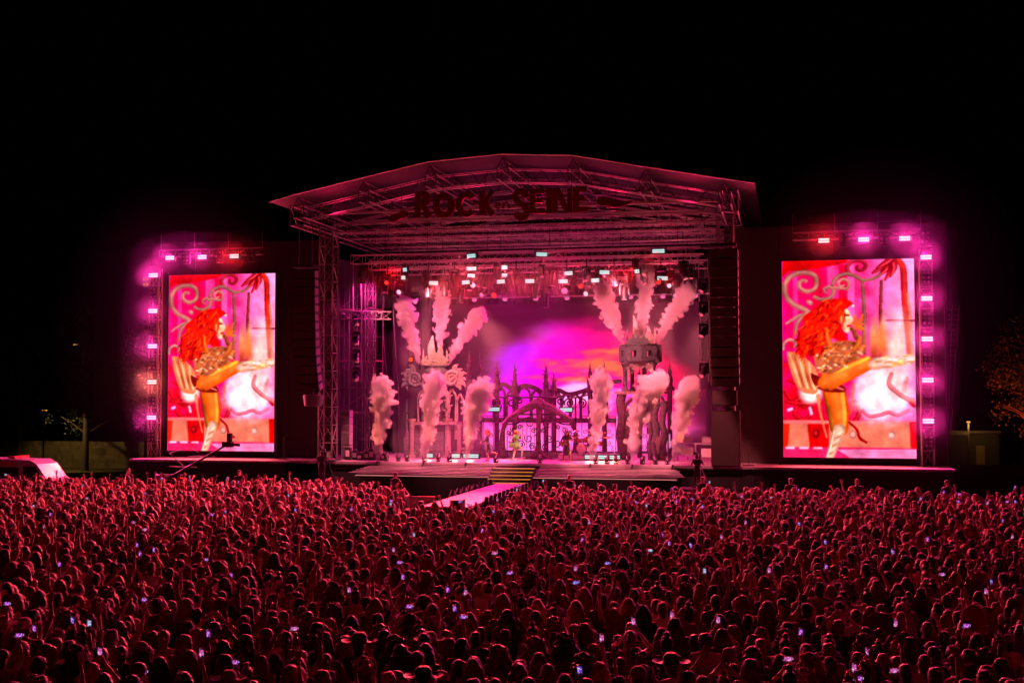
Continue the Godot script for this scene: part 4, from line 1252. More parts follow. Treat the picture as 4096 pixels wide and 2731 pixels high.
func build_rig() -> void:
	var steel := mt("truss_steel")
	for k in 3:
		var z: float = [-1.6, -4.8, -8.2][k]
		var y: float = [13.55, 13.5, 13.5][k]
		var t := thing("lighting_truss", ["front", "middle", "rear"][k] + " hanging truss of stage lamps under the roof", "truss", "hanging lamp trusses")
		truss(t, Vector3(-9.6, y, z), Vector3(10.6, y, z), 0.5, 0.5, steel, 0.03, 0.75)
		for q in 6:
			put("chain", Shape.new().bar(Vector3(-8.6 + 3.6 * q, y + 0.25, z), Vector3(-8.6 + 3.6 * q, 15.2, z), 0.02).mesh(), mt("dark_steel"), t)
		var n := 0
		for q in 15:
			var x := -8.9 + 18.8 * q / 14.0 + rng.randf_range(-0.25, 0.25)
			n += 1
			var drop: float = [0.2, 0.85, 0.5, 1.15, 0.35, 0.7][(q * 5 + k * 2) % 6]
			put("drop_bar", Shape.new().bar(Vector3(x, y - 0.2, z), Vector3(x, y - 0.2 - drop, z), 0.035, -1, 5).mesh(), mt("dark_steel"), t)
			moving_head("black barrel-shaped lamp hanging %s from the left on the %s roof truss" % [nth(n), ["front", "middle", "rear"][k]], "black lamps hanging in the roof", Vector3(x, y - 0.2 - drop, z), true, rng.randf_range(-0.3, 0.3) if q % 4 == 1 else rng.randf_range(-1.2, 1.2), -1.25 if q % 4 == 1 else rng.randf_range(-0.5, 0.25), rng.randf_range(0.95, 1.5), ([glow("pink_lens", Color(1.0, 0.45, 0.7), 0.9), glow("red_lens", Color(1.0, 0.2, 0.2), 1.0), glow("white_lens", Color(1.0, 0.8, 0.88), 1.0)][(q + k) % 3]) if q % 4 == 1 else (mt("mirror_lens", 0.6, 0.5, 0.5, 0.15, 0.9) if q % 3 == 0 else null))
	# low pipe with small lamps above the sunset
	var pipe := thing("lamp_pipe", "thin level pipe of small lamps just above the sunset screen", "lamp bar")
	put("pipe", Shape.new().bar(Vector3(-7.5, 12.0, -11.6), Vector3(10.5, 12.0, -11.6), 0.05, -1, 6).mesh(), steel, pipe)
	for q in 9:
		put("lamp_face", Shape.new().lathe([Vector2(0.15, 0.12), Vector2(0.16, 0.0), Vector2(0.1, -0.05), Vector2(0, -0.06)], 10, Vector3(-6.8 + 2.05 * q, 11.8, -11.5)).mesh(), glow("pink_lens", Color(1.0, 0.45, 0.7), 0.7), pipe)
	# strobes that hang among the lamps: x, y, z, colour (0 rose, 1 red, 2 pink)
	var st := [[-6.2, 12.85, -1.12, 1, 0.3], [-6.31, 12.4, -1.17, 1, 0.24], [-4.51, 12.06, -1.22, 1, 0.5], [-2.25, 13.55, -1.12, 2, 0.62], [-2.25, 12.83, -1.17, 0, 0.56], [-2.28, 12.43, -1.22, 0, 0.42], [-2.57, 12.05, -1.12, 0, 0.56], [-0.31, 12.86, -1.17, 2, 0.32], [-0.33, 12.41, -1.22, 0, 0.3], [-0.52, 12.05, -1.12, 0, 0.56], [1.14, 12.05, -1.17, 2, 0.5], [1.82, 13.55, -1.22, 2, 0.62], [3.36, 12.44, -1.12, 2, 0.56], [3.05, 12.0, -1.17, 2, 0.5], [5.37, 12.46, -1.22, 2, 0.56], [4.87, 12.01, -1.12, 2, 0.52], [8.38, 13.56, -1.17, 1, 0.66], [8.59, 12.06, -1.22, 1, 0.6], [7.19, 12.46, -1.12, 1, 0.3]]
	for i in st.size():
		var q = st[i]
		roof_spots.append(Vector3(q[0], q[1], q[2]))
		strobe("lit two-bar strobe under the stage roof, %s from the left, glowing %s" % [nth(1 + st.filter(func(o): return o[0] < q[0]).size()), ["rose", "red", "pink"][q[3]]], "lit strobes under the stage roof", Vector3(q[0], q[1], q[2]), Basis(Vector3.UP, [-0.5, 0.0, 0.5][i % 3]) * Basis(Vector3.RIGHT, 0.12), [Color(1.0, 0.27, 0.31), RED, Color(1.0, 0.27, 0.38)][q[3]], 400.0, true, q[4], 32.0, 0.24)
	for q in [[0.95, 12.35, -3.2, 1], [9.15, 12.8, -5.0, 2], [6.1, 12.3, -3.2, 3]]:
		strobe("unlit two-bar strobe under the stage roof, %s of three from the left" % nth(q[3]), "unlit strobes under the stage roof", Vector3(q[0], q[1], q[2]), Basis(), PINK, 0.0, false, 0.5)
	# wash from the roof lamps onto the stage and the smoke
	for q in [[-7, PINK], [-4.2, ROSE], [-1.5, PINK], [1.5, PINK], [4.5, ROSE], [7.5, ROSE]]:
		lamp(Vector3(q[0], 12.3, -1.6), Vector3(0.05, -1.0, 0.12 if absf(q[0]) > 3 else -0.1), q[1], 60.0, 42.0, 0.3)
		lamp(Vector3(q[0], 12.4, -8.2), Vector3(0.05, -0.8, 0.5), q[1], 95.0, 45.0, 0.3)
	for x in [-8.0, -3.0, 3.0, 8.5]:
		lamp(Vector3(x, 12.8, -4.8), Vector3(0.0, 1.0, 0.3), Color(1.0, 0.13, 0.3), 2.5, 80.0, 0.3)       # lamps turned up into the trusses
	for x in [-9.5, -5.7, -1.7, 2.3, 6.2, 10.2]:
		lamp(Vector3(x, 15.4, 1.2), Vector3(0.0, 1.0, 0.25), Color(1.0, 0.1, 0.36), 8.0, 50.0, 0.3)       # lamps turned up to the front of the roof
	lamp(Vector3(-8.6, 12.6, -2.0), Vector3(-4.0, -7.0, -6.0), PINK, 55.0, 40.0, 0.3)
	lamp(Vector3(-3.2, 12.9, 0.8), Vector3(-5.4, 6.2, -5.0) - Vector3(-3.2, 12.9, 0.8), Color(1.0, 0.58, 0.56), 190.0, 17.0, 0.2)      # onto the turrets
	lamp(Vector3(4.2, 12.9, 0.8), Vector3(6.8, 6.6, -5.5) - Vector3(4.2, 12.9, 0.8), Color(1.0, 0.55, 0.58), 110.0, 17.0, 0.2)
	# the amber beam and the singer's spot
	moving_head("small lit amber lamp above the sunset, throwing a thin beam", "", Vector3(2.0, 12.9, -8.0), true, 0.2, -0.25, 1.1, glow("amber_lens", Color(1.0, 0.75, 0.4), 1.0))
	lamp(Vector3(1.95, 12.1, -7.9), Vector3(-0.13, -1.0, 0.06), Color(1.0, 0.62, 0.3), 60.0, 5.0, 0.1)
	lamp(Vector3(2.5, 13.0, 2.2), Vector3(0.05, 3.0, -2.6) - Vector3(2.5, 13.0, 2.2), Color(1.0, 0.92, 0.55), 190.0, 6.0, 0.1)
	# columns of round lamps at both stage sides
	var gold := mt("mirror_lens")
	for side in 2:
		var x: float = [-9.62, 10.72][side]
		var ys: Array = [[9.9, 8.75, 7.7, 6.65], [11.5, 10.2, 9.0, 6.8]][side]
		for i in 4:
			moving_head("round lamp in the column hanging at the %s stage side, %s from the top" % [["left", "right"][side], nth(i + 1)], "round lamps hanging in columns at the stage sides", Vector3(x, ys[i] + 0.6, -2.5), true, 0.4 - 0.8 * side, -0.9, 1.15, gold)
		var t := thing("lamp_ladder", "thin pipe frame carrying four round lamps at the %s stage side" % ["left", "right"][side], "lamp frame")
		for k in 2:
			put("pipe", Shape.new().bar(Vector3(x - 0.25 + 0.5 * k, 6.4, -2.6), Vector3(x - 0.25 + 0.5 * k, 13.3, -2.6), 0.03, -1, 5).mesh(), steel, t)
		for y in ys:
			put("rung", Shape.new().bar(Vector3(x - 0.25, y + 0.7, -2.6), Vector3(x + 0.25, y + 0.7, -2.6), 0.025, -1, 5).mesh(), steel, t)
	var sb := thing("side_truss", "short level truss reaching into the stage above the left round lamps", "truss")
	truss(sb, Vector3(-10.4, 10.35, -2.0), Vector3(-7.7, 10.35, -3.2), 0.45, 0.45, mt("tower_steel"), 0.03, 0.6)
	# floor lamps along the stage edge and floor strobes
	var xs := [-7.0, -6.3, -5.75, -4.75, -3.95, -3.3, -0.62, 1.88, 5.0, 5.62, 6.1, 6.75, 7.55, 8.25, 8.9]
	for i in xs.size():
		moving_head("dark domed lamp on the stage edge, %s from the left" % nth(i + 1), "domed lamps along the stage edge", Vector3(xs[i], 1.92, -0.35), false, 0.3 * sin(i * 2.0), PI * 0.72, 0.62)
	var fs := [[-5.35, -3.0, 0.6], [-3.72, -3.0, 0.6], [-2.75, -3.0, 0.9], [4.2, -3.3, 0.6], [4.9, -3.3, 0.6], [5.6, -3.3, 0.6]]
	for i in fs.size():
		strobe("lit amber-white strobe on the stage floor, %s from the left" % nth(i + 1), "lit strobes on the stage floor", Vector3(fs[i][0], 2.12, fs[i][1]), Basis(), AMBER, 7.0, true, fs[i][2])
	strobe("bright white strobe panel left of the gate's gnarled hub", "lit strobes on the gate", Vector3(-1.95, 4.8, -5.35), Basis(), PINK, 30.0, true, 0.7)
	strobe("bright white strobe panel right of the gate's gnarled hub", "lit strobes on the gate", Vector3(2.45, 4.78, -5.35), Basis(), PINK, 30.0, true, 0.7)
	# lamps on both sides of the catwalk
	for side in 2:
		for k in [8, 14][side]:
			var z = 4.0 + (1.05 if side == 0 else 0.82) * k
			moving_head("dark lamp beside the catwalk, %s from the stage on its %s side" % [nth(k + 1), ["left", "right"][side]], "dark lamps beside the catwalk", Vector3([0.12, 2.56][side], 0.72, z), false, 0.0, PI * 0.8, 0.72)
		for k in 3:
			lamp(Vector3([-0.1, 2.8][side], 1.6, 5.5 + 3.0 * k), Vector3([-0.2, 0.25][side], 0.3, -1.0), SALMON, 7.0, 30.0, 0.2)
	for q in [["black loudspeaker at the near end of the catwalk", Vector3(2.0, 0.0, 17.25), 1.35], ["dark equipment case left of the catwalk end", Vector3(-1.1, 0.0, 15.2), 1.3]]:
		var t := thing("loudspeaker" if q[2] > 1.32 else "equipment_case", q[0], "loudspeaker" if q[2] > 1.32 else "case", "", q[1])
		put("cabinet", Shape.new().box(Vector3(0, q[2] / 2, 0), Vector3(0.5, q[2], 0.5)).mesh(), mt("fixture_black"), t)
		put("grille", Shape.new().box(Vector3(0, q[2] / 2, 0.26), Vector3(0.44, q[2] - 0.1, 0.02)).mesh(), mt("scrim"), t)
	# two small red lamps glowing through the dark on the left
	for k in 2:
		var t := thing("small_lamp", ["upper", "lower"][k] + " of two small orange lamps left of the pale turret", "lamp", "small orange lamps", Vector3(-8.3, 8.9 - k, -9.0))
		put("bulb", Shape.new().lathe([Vector2(0, 0.15), Vector2(0.13, 0.1), Vector2(0.15, 0), Vector2(0.12, -0.1), Vector2(0, -0.15)], 10).mesh(), glow("orange_bulb", Color(1.0, 0.35, 0.1), 1.0), t)
		put("housing", Shape.new().box(Vector3(0, 0, -0.2), Vector3(0.34, 0.36, 0.16)).mesh(), mt("fixture_black"), t)
		lamp(Vector3(0, 0, 0.2), Vector3(0, 0, 1), RED, 4.0, 75, 0.1, t)

# ---------------------------------------------------------------- sound, gear
func build_sound() -> void:
	var black := mt("fixture_black")
	for side in 2:
		var a := thing("line_array", ["curved hanging column of loudspeakers with its edge lit pink", "big black hanging column of loudspeakers beside the right stage opening"][side], "loudspeaker column", "hanging loudspeaker columns", Vector3(-11.45 if side == 0 else 12.05, 0, 1.0))
		var y := 12.7 if side == 0 else 13.3
		var z := 0.0
		for k in 14:
			var ang := 0.012 * k + maxf(0, k - 9) * 0.045
			var q := Basis(Vector3.RIGHT, ang)
			z -= sin(ang) * 0.5
			put("cabinet", Shape.new().box(Vector3(0, y - 0.23, z), Vector3(1.45, 0.46, 0.8), q).mesh(), black, a)
			put("grille", Shape.new().box(Vector3(0, y - 0.23, z) + q * Vector3(0, 0, 0.42), Vector3(1.36, 0.42, 0.03), q).mesh(), mt("scrim"), a)
			for e in [-1, 1]:
				put("side_plate", Shape.new().box(Vector3(e * 0.735, y - 0.23, z) + q * Vector3(0, 0, 0.1), Vector3(0.02, 0.34, 0.5), q).mesh(), mt("plate_grey", 0.35, 0.33, 0.34, 0.5, 0.3), a)
			y -= 0.485 if side == 0 else 0.51
		put("fly_frame", Shape.new().box(Vector3(0, 12.95 if side == 0 else 13.55, -0.1), Vector3(1.3, 0.14, 1.0)).mesh(), mt("dark_steel"), a)
		for e in [-0.4, 0.4]:
			put("chain", Shape.new().bar(Vector3(e, 13.0, -0.1), Vector3(e, 15.4, -0.1), 0.025).mesh(), mt("dark_steel"), a)
	# fills, stacks
	var f := thing("fill_speaker", "drum-shaped dark speaker box hanging below the lit loudspeaker column", "loudspeaker", "", Vector3(-10.9, 5.35, 1.0))
	put("cabinet", Shape.new().lathe([Vector2(0, 0.32), Vector2(0.55, 0.32), Vector2(0.58, 0.26), Vector2(0.5, -0.3), Vector2(0.44, -0.34), Vector2(0, -0.34)], 18).mesh(), mt("box_grey", 0.1, 0.09, 0.1, 0.6), f)
	put("bracket", Shape.new().bar(Vector3(0, 0.3, 0), Vector3(0, 0.75, 0), 0.05).mesh(), mt("dark_steel"), f)
	for k in 5:
		var h: float = [0.8, 0.75, 0.42, 0.4, 0.4][k]
		var y: float = [1.92, 2.74, 3.5, 3.94, 4.36][k]
		var t := thing("speaker_cabinet", "pale-lit speaker cabinet in the stack at the left stage side, %s from the bottom" % nth(k + 1), "loudspeaker", "stacked speaker cabinets", Vector3(-9.95, y, -1.9))
		put("cabinet", Shape.new().box(Vector3(0, h / 2, 0), Vector3(0.52, h - 0.02, 0.55)).mesh(), mt("plate_grey"), t)
		put("grille", Shape.new().box(Vector3(0, h / 2, 0.285), Vector3(0.46, h - 0.08, 0.02)).mesh(), mt("box_grey"), t)
	var blocks := [[12.05, 1.92, 2.9, 1.5, "tall black speaker stack at the right stage corner, under the smaller black boxes"], [12.0, 5.1, 0.8, 1.3, "flat black speaker box on pipes under the big hanging column"]]
	for q in blocks:
		var t := thing("speaker_stack", q[4], "loudspeaker", "", Vector3(q[0], q[1], 0.4))
		put("cabinet", Shape.new().box(Vector3(0, q[2] / 2, -0.1), Vector3(q[3], q[2], 0.9)).mesh(), black, t)
		put("grille", Shape.new().box(Vector3(0, q[2] / 2, 0.36), Vector3(q[3] - 0.08, q[2] - 0.08, 0.03)).mesh(), mt("scrim"), t)
	# instrument risers, amplifiers and carts
	var g := RandomNumberGenerator.new()
	g.seed = 12
	for k in 7:
		var x := -9.6 + 0.36 * k
		var t := thing("gear_case", "small gear case on the dark left stage corner, %s from the speaker stack" % nth(k + 1), "case", "gear cases in the left stage corner", Vector3(x, 1.9, -1.2 - 0.2 * (k % 2)))
		var h := g.randf_range(0.35, 0.75)
		put("case_body", Shape.new().box(Vector3(0, h / 2, 0), Vector3(0.3, h, 0.32)).mesh(), black, t)
		put("case_front", Shape.new().box(Vector3(0, h * 0.55, 0.17), Vector3(0.22, h * 0.5, 0.02)).mesh(), mt("case_white", 0.55, 0.5, 0.52, 0.5), t)
		put("knob", Shape.new().lathe([Vector2(0.09, 0), Vector2(0.1, 0.1), Vector2(0, 0.14)], 8, Vector3(0, h, 0)).mesh(), mt("box_grey"), t)
	for k in 3:
		var t := thing("stage_table", ["low table with keyboards in the purple haze at the right stage corner", "tall music stand frame behind the last smoke jet", "equipment desk beside the right speaker stack"][k], "table", "", Vector3([9.6, 9.0, 10.7][k], 1.9, [-4.2, -6.0, -3.2][k]))
		for q in [[-0.5, -0.2], [0.5, -0.2], [-0.5, 0.2], [0.5, 0.2]]:
			put("leg", Shape.new().bar(Vector3(q[0], 0, q[1]), Vector3(q[0], 1.0, q[1]), 0.025).mesh(), mt("plate_grey"), t)
		put("top", Shape.new().box(Vector3(0, 1.02, 0), Vector3(1.2, 0.05, 0.5)).mesh(), mt("plate_grey"), t)
		put("shelf_unit", Shape.new().box(Vector3(0.1, 0.55, -0.05), Vector3(0.6, 0.5, 0.3)).mesh(), mt("case_white"), t)
		put("screen_back", Shape.new().box(Vector3(0.1, 1.25, 0), Vector3(0.5, 0.32, 0.04)).mesh(), mt("plate_grey"), t)
	var rs := thing("drum_riser", "low pale platform under the drum kit", "platform")
	put("top", Shape.new().box(Vector3(4.0, 2.22, -4.3), Vector3(3.4, 0.08, 1.6)).mesh(), mt("stage_floor"), rs)
	put("front_board", Shape.new().box(Vector3(4.0, 2.04, -3.53), Vector3(3.36, 0.26, 0.05)).mesh(), mt("case_white"), rs)
	var d := thing("drum_kit", "drum kit with wine-red bass drum and brass cymbals on a low platform", "drum kit", "", Vector3(3.9, 2.26, -4.2))
	var wine := mt("wine_shell", 0.25, 0.06, 0.05, 0.3)
	var skin := mt("drum_skin", 0.6, 0.5, 0.45, 0.5)
	var brass := mt("brass", 0.7, 0.5, 0.2, 0.25, 0.9)
	put("bass_drum", Shape.new().lathe([Vector2(0.28, -0.22), Vector2(0.3, -0.2), Vector2(0.3, 0.2), Vector2(0.28, 0.22)], 18, Vector3(-0.3, 0.32, 0.2), Basis(Vector3.RIGHT, PI / 2)).mesh(), wine, d)
	put("bass_drum_skin", Shape.new().lathe([Vector2(0.28, 0.0), Vector2(0, 0.01)], 18, Vector3(-0.3, 0.32, 0.42), Basis(Vector3.RIGHT, PI / 2)).mesh(), skin, d)
	for q in [[-0.5, 0.75, 0.1, 0.16], [-0.12, 0.77, 0.1, 0.16], [0.35, 0.5, 0.15, 0.22], [0.75, 0.6, 0.0, 0.17]]:
		put("tom_drum", Shape.new().lathe([Vector2(0, -0.12), Vector2(q[3], -0.12), Vector2(q[3], 0.12), Vector2(0, 0.13)], 14, Vector3(q[0], q[1], q[2])).mesh(), wine, d)
	for q in [[-0.95, 1.0, 0.0], [-0.7, 1.3, -0.1], [0.15, 1.35, -0.1], [0.85, 1.2, -0.05], [1.15, 0.95, 0.1]]:
		put("cymbal", Shape.new().lathe([Vector2(0.24, 0.0), Vector2(0.08, 0.03), Vector2(0, 0.05)], 16, Vector3(q[0], q[1], q[2]), Basis(Vector3.RIGHT, 0.25)).mesh(), brass, d)
		put("stand", Shape.new().bar(Vector3(q[0], 0, q[2] - 0.1), Vector3(q[0], q[1], q[2]), 0.018, -1, 5).mesh(), mt("plate_grey"), d)
	for q in [[-13.3, -0.5, "on the left wing platform"], [13.2, -0.6, "on the right wing platform"], [-0.9, -4.4, "behind the running musician"], [0.55, -4.3, "behind the singer"]]:
		var t := thing("microphone_stand", "thin microphone stand " + q[2], "microphone stand", "", Vector3(q[0], 1.9, q[1]))
		put("pole", Shape.new().bar(Vector3.ZERO, Vector3(0, 1.3, 0), 0.02, -1, 5).mesh(), mt("dark_steel"), t)
		put("foot", Shape.new().bar(Vector3(-0.3, 0.02, 0), Vector3(0.3, 0.02, 0.05), 0.025, -1, 5).mesh(), mt("dark_steel"), t)
		put("boom", Shape.new().bar(Vector3(0, 1.3, 0), Vector3(0.25, 1.4, 0.1), 0.018, -1, 5).mesh(), mt("dark_steel"), t)
		put("microphone", Shape.new().bar(Vector3(0.25, 1.4, 0.1), Vector3(0.38, 1.44, 0.15), 0.035, 0.025, 7).mesh(), black, t)

# ---------------------------------------------------------------- round the stage
func tree(called: String, label: String, at: Vector3, h: float, r: float, leafy: Material, sd: int, low := 0.3) -> void:
	var t := thing(called, label, "tree", "", at)
	var g := RandomNumberGenerator.new()
	g.seed = sd
	var bark := mt("bark", 0.07, 0.055, 0.045, 0.95)
	put("trunk", Shape.new().tube(smooth([Vector3(0, 0, 0), Vector3(0.1, h * 0.25, 0.05), Vector3(-0.05, h * 0.5, 0), Vector3(0.1, h * 0.85, 0)]), [0.3, 0.27, 0.25, 0.23, 0.22, 0.2, 0.19, 0.17, 0.15, 0.12, 0.1, 0.07, 0.04], 8).mesh(), bark, t)
	var s := Shape.new()
	for k in 12:
		var y := h * g.randf_range(low, 0.8)
		var a := g.randf() * TAU
		var o := Vector3(cos(a), 0.45, sin(a)) * r * g.randf_range(0.5, 0.9)
		s.tube(smooth([Vector3(0, y, 0), Vector3(0, y, 0) + o * 0.5 + Vector3(0, 0.1, 0), Vector3(0, y, 0) + o], 3), [0.09, 0.08, 0.06, 0.05, 0.04, 0.03, 0.01], 5)
	put("limb", s.mesh(), bark, t)
	var l := Shape.new()
	for k in 95:
		var d := Vector3(g.randfn(), g.randfn(), g.randfn()).normalized() * pow(g.randf(), 0.45)
		var c := Vector3(0, h * (1.0 + low) / 2.0, 0) + d * Vector3(r, h * (1.0 - low) / 2.0, r)
		for j in 42:
			var p := c + Vector3(g.randfn(), g.randfn(), g.randfn()) * 0.28
			var e := Vector3(g.randfn(), g.randfn(), g.randfn()).normalized()
			var w := e.cross(Vector3(g.randfn(), g.randfn(), g.randfn())).normalized()
			l.tri(p + e * 0.11, p - e * 0.08 + w * 0.06, p - e * 0.08 - w * 0.06)
	put("crown", l.mesh(), leafy, t)

func build_scaffold() -> void:
	var pipe := mt("tower_steel")
	var t := thing("side_scaffold", "pipe scaffold with planks and hanging cables in the left stage wing", "scaffold")
	for i in 4:
		for k in 2:
			put("upright", Shape.new().bar(Vector3(-12.2 + 0.85 * i, 1.9, -6.0 - 1.4 * k), Vector3(-12.2 + 0.85 * i, 12.8, -6.0 - 1.4 * k), 0.035, -1, 6).mesh(), pipe, t)
	for j in 7:
		for k in 2:
			put("ledger", Shape.new().bar(Vector3(-12.3, 2.9 + 1.6 * j, -5.96 - 1.4 * k), Vector3(-9.55, 2.9 + 1.6 * j, -5.96 - 1.4 * k), 0.03, -1, 6).mesh(), pipe, t)
		if j < 6:
			put("brace", Shape.new().bar(Vector3(-12.2 if j % 2 else -9.65, 2.9 + 1.6 * j, -5.9), Vector3(-9.65 if j % 2 else -12.2, 4.5 + 1.6 * j, -5.9), 0.025, -1, 5).mesh(), pipe, t)
		if j % 2 == 1:
			for p in 3:
				put("plank", Shape.new().box(Vector3(-10.92, 2.98 + 1.6 * j, -6.2 - 0.45 * p), Vector3(2.6, 0.05, 0.4)).mesh(), mt("plank_wood", 0.3, 0.22, 0.15, 0.8), t)
	for k in 7:
		var x := -12.0 + 0.62 * k
		var pts := []
		for i in 9:
			var u := i / 8.0
			pts.append(Vector3(x + 0.5 * sin(u * 2.6 + k) * u, lerpf(12.6, 3.0 + 0.7 * (k % 3), u), -5.3 - 0.2 * (k % 2)))
		put("cable", Shape.new().tube(smooth(pts, 3), [0.022], 5).mesh(), mt("box_grey", 0.1, 0.09, 0.1, 0.6), t)

func build_side_things() -> void:
	var green := mt("leaf_green", 0.05, 0.07, 0.025, 0.7)
	green.backlight_enabled = true
	green.backlight = Color(0.2, 0.25, 0.08)
	tree("leafy_tree", "dark tree above the fence, the one nearest the picture edge by the ambulance", Vector3(-42.0, 0, -17.0), 11.0, 4.6, green, 1, 0.2)
	tree("leafy_tree", "dark tree above the fence between ambulance and left screen, with visible trunk", Vector3(-36.0, 0, -16.5), 12.0, 4.4, green, 2, 0.2)
	tree("leafy_tree", "dark tree at the fence end close to the left lamp tower", Vector3(-30.4, 0, -15.5), 11.0, 3.8, green, 3, 0.2)
	tree("leafy_tree", "tree with orange-lit leaves at the right edge of the scene", Vector3(29.4, 0, -12.0), 11.5, 2.6, green, 4, 0.22)
	tree("leafy_shrub", "low shrub with orange-lit leaves below the orange-lit tree", Vector3(28.8, 0, -6.0), 3.2, 1.3, green, 5, 0.15)
	# fence with netting
	var f := thing("netting_fence", "long fence hung with olive netting behind the ambulance and trees", "fence")
	var net := mt("olive_netting", 0.17, 0.14, 0.085, 0.9)
	var sag := noise(0.35, 3, 8)
	for k in 9:
		var x := -49.0 + 2.5 * k
		put("post", Shape.new().bar(Vector3(x, 0, -20), Vector3(x, 2.2, -20), 0.05, -1, 6).mesh(), mt("dark_steel"), f)
		var s := Shape.new()
		for i in 10:
			for j in 6:
				var p := []
				for q in [[0, 1], [1, 1], [1, 0], [0, 0]]:
					var px: float = x + 2.5 * (i + q[0]) / 10.0
					var py: float = 2.05 * (j + q[1]) / 6.0
					p.append(Vector3(px, py, -19.9 + 0.16 * sag.get_noise_2d(px * 3.0 + py * 2.0, py * 2.0 - px)))
				s.quad(p[0], p[1], p[2], p[3])
		put("netting", s.mesh(), net, f)
	var bar := thing("cloth_barrier", "low barrier hung with dark cloth in front of the ambulance", "fence")
	for k in 7:
		var x := -33.0 + 2.2 * k
		put("post", Shape.new().bar(Vector3(x, 0, 10.0), Vector3(x, 1.35, 10.0), 0.05, -1, 6).mesh(), mt("dark_steel"), bar)
		var s := Shape.new()
		for i in 8:
			var p := []
			for q in [[0, 1], [1, 1], [1, 0], [0, 0]]:
				var px: float = x + 2.2 * (i + q[0]) / 8.0
				p.append(Vector3(px, 1.3 * q[1] - 0.05 * sin(PI * (i + q[0]) / 8.0) * q[1], 10.05 + 0.1 * sag.get_noise_2d(px * 4.0 + q[1] * 2.0, k)))
			s.quad(p[0], p[1], p[2], p[3])
		put("cloth", s.mesh(), mt("grey_cloth", 0.14, 0.12, 0.13, 0.9), bar)
	# ambulance
	var v := thing("ambulance", "white ambulance with red roof stripe parked behind the cloth barrier", "ambulance", "", Vector3(-25.4, -0.12, 7.4))
	var white := mt("white_paint", 0.5, 0.48, 0.48, 0.3)
	var side := [Vector2(-3.0, 0.4), Vector2(2.9, 0.4), Vector2(2.95, 0.95), Vector2(2.88, 1.2), Vector2(2.5, 1.38), Vector2(1.9, 2.12), Vector2(1.5, 2.33), Vector2(-2.9, 2.4), Vector2(-3.0, 2.3)]
	put("body", Shape.new().ext(side, -0.95, 0.95).mesh(), white, v)
	put("red_stripe", Shape.new().box(Vector3(-1.2, 2.12, 0.955), Vector3(3.5, 0.12, 0.012)).mesh(), mt("red_paint", 0.6, 0.03, 0.02, 0.4), v)
	put("red_stripe", Shape.new().box(Vector3(-1.4, 1.05, 0.955), Vector3(3.1, 0.16, 0.012)).mesh(), mt("red_paint"), v)
	put("roof_bar", Shape.new().box(Vector3(0.2, 2.45, 0), Vector3(0.4, 0.12, 1.3)).mesh(), mt("red_paint"), v)
	put("side_window", Shape.new().ext([Vector2(1.1, 1.42), Vector2(2.25, 1.42), Vector2(1.8, 2.0), Vector2(1.1, 2.0)], 0.95, 0.965).mesh(), mt("dark_glass", 0.02, 0.02, 0.025, 0.1), v)
	put("side_window", Shape.new().box(Vector3(-0.1, 1.7, 0.957), Vector3(1.9, 0.5, 0.012)).mesh(), mt("dark_glass"), v)
	put("mirror", Shape.new().box(Vector3(2.2, 1.6, 1.1), Vector3(0.1, 0.3, 0.2)).mesh(), mt("fixture_black"), v)
	for q in [[-1.9, 0.9], [1.9, 0.9], [-1.9, -0.9], [1.9, -0.9]]:
		put("wheel", Shape.new().lathe([Vector2(0, -0.12), Vector2(0.36, -0.12), Vector2(0.38, 0), Vector2(0.36, 0.12), Vector2(0, 0.12)], 16, Vector3(q[0], 0.38, q[1]), Basis(Vector3.RIGHT, PI / 2)).mesh(), mt("tyre", 0.03, 0.03, 0.03, 0.9), v)
	# street lamp, far block with lit windows
	var sl := thing("street_lamp", "lone street lamp glowing amber far away over the dark trees", "street lamp", "", Vector3(-44.6, 0, -30.0))
	put("pole", Shape.new().bar(Vector3.ZERO, Vector3(0, 9.9, 0), 0.1, 0.07, 7).mesh(), mt("dark_steel"), sl)
	put("arm", Shape.new().bar(Vector3(0, 9.9, 0), Vector3(-0.6, 10.1, 0.2), 0.05, -1, 6).mesh(), mt("plate_grey"), sl)
	put("lamp_head", Shape.new().box(Vector3(-0.7, 10.08, 0.25), Vector3(0.5, 0.1, 0.22)).mesh(), mt("fixture_black"), sl)
	put("lamp_glass", Shape.new().box(Vector3(-0.7, 10.0, 0.25), Vector3(0.4, 0.06, 0.16)).mesh(), glow("amber_glass", Color(1.0, 0.72, 0.3), 1.0), sl)
	lamp(Vector3(-0.7, 9.93, 0.25), Vector3(0.3, -1, 0.03), Color(1.0, 0.62, 0.22), 6.0, 50, 0.2, sl)
	# the lamp of the yard that lights the netting
	var yl := thing("yard_lamp", "yard lamp post hidden in the trees, lighting the olive netting", "street lamp", "", Vector3(-37.5, 0, -13.5))
	put("pole", Shape.new().bar(Vector3.ZERO, Vector3(0, 4.6, 0), 0.06, -1, 7).mesh(), mt("dark_steel"), yl)
	put("lamp_head", Shape.new().box(Vector3(0, 4.6, -0.1), Vector3(0.4, 0.1, 0.3)).mesh(), mt("fixture_black"), yl)
	put("lamp_glass", Shape.new().box(Vector3(0, 4.53, -0.1), Vector3(0.3, 0.04, 0.2)).mesh(), glow("amber_glass", Color(1.0, 0.72, 0.3), 1.0), yl)
	lamp(Vector3(0, 4.48, -0.1), Vector3(0, -0.9, -1.0), Color(1.0, 0.8, 0.45), 22.0, 48, 0.2, yl)
	var b := thing("apartment_block", "distant dark apartment block with six lit yellow windows", "building", "", Vector3(-109.0, 0, -155.0))
	put("wall", Shape.new().box(Vector3(0, 17.0, -5), Vector3(22, 34.0, 9.4)).mesh(), mt("block_wall", 0.12, 0.1, 0.1, 0.9), b)
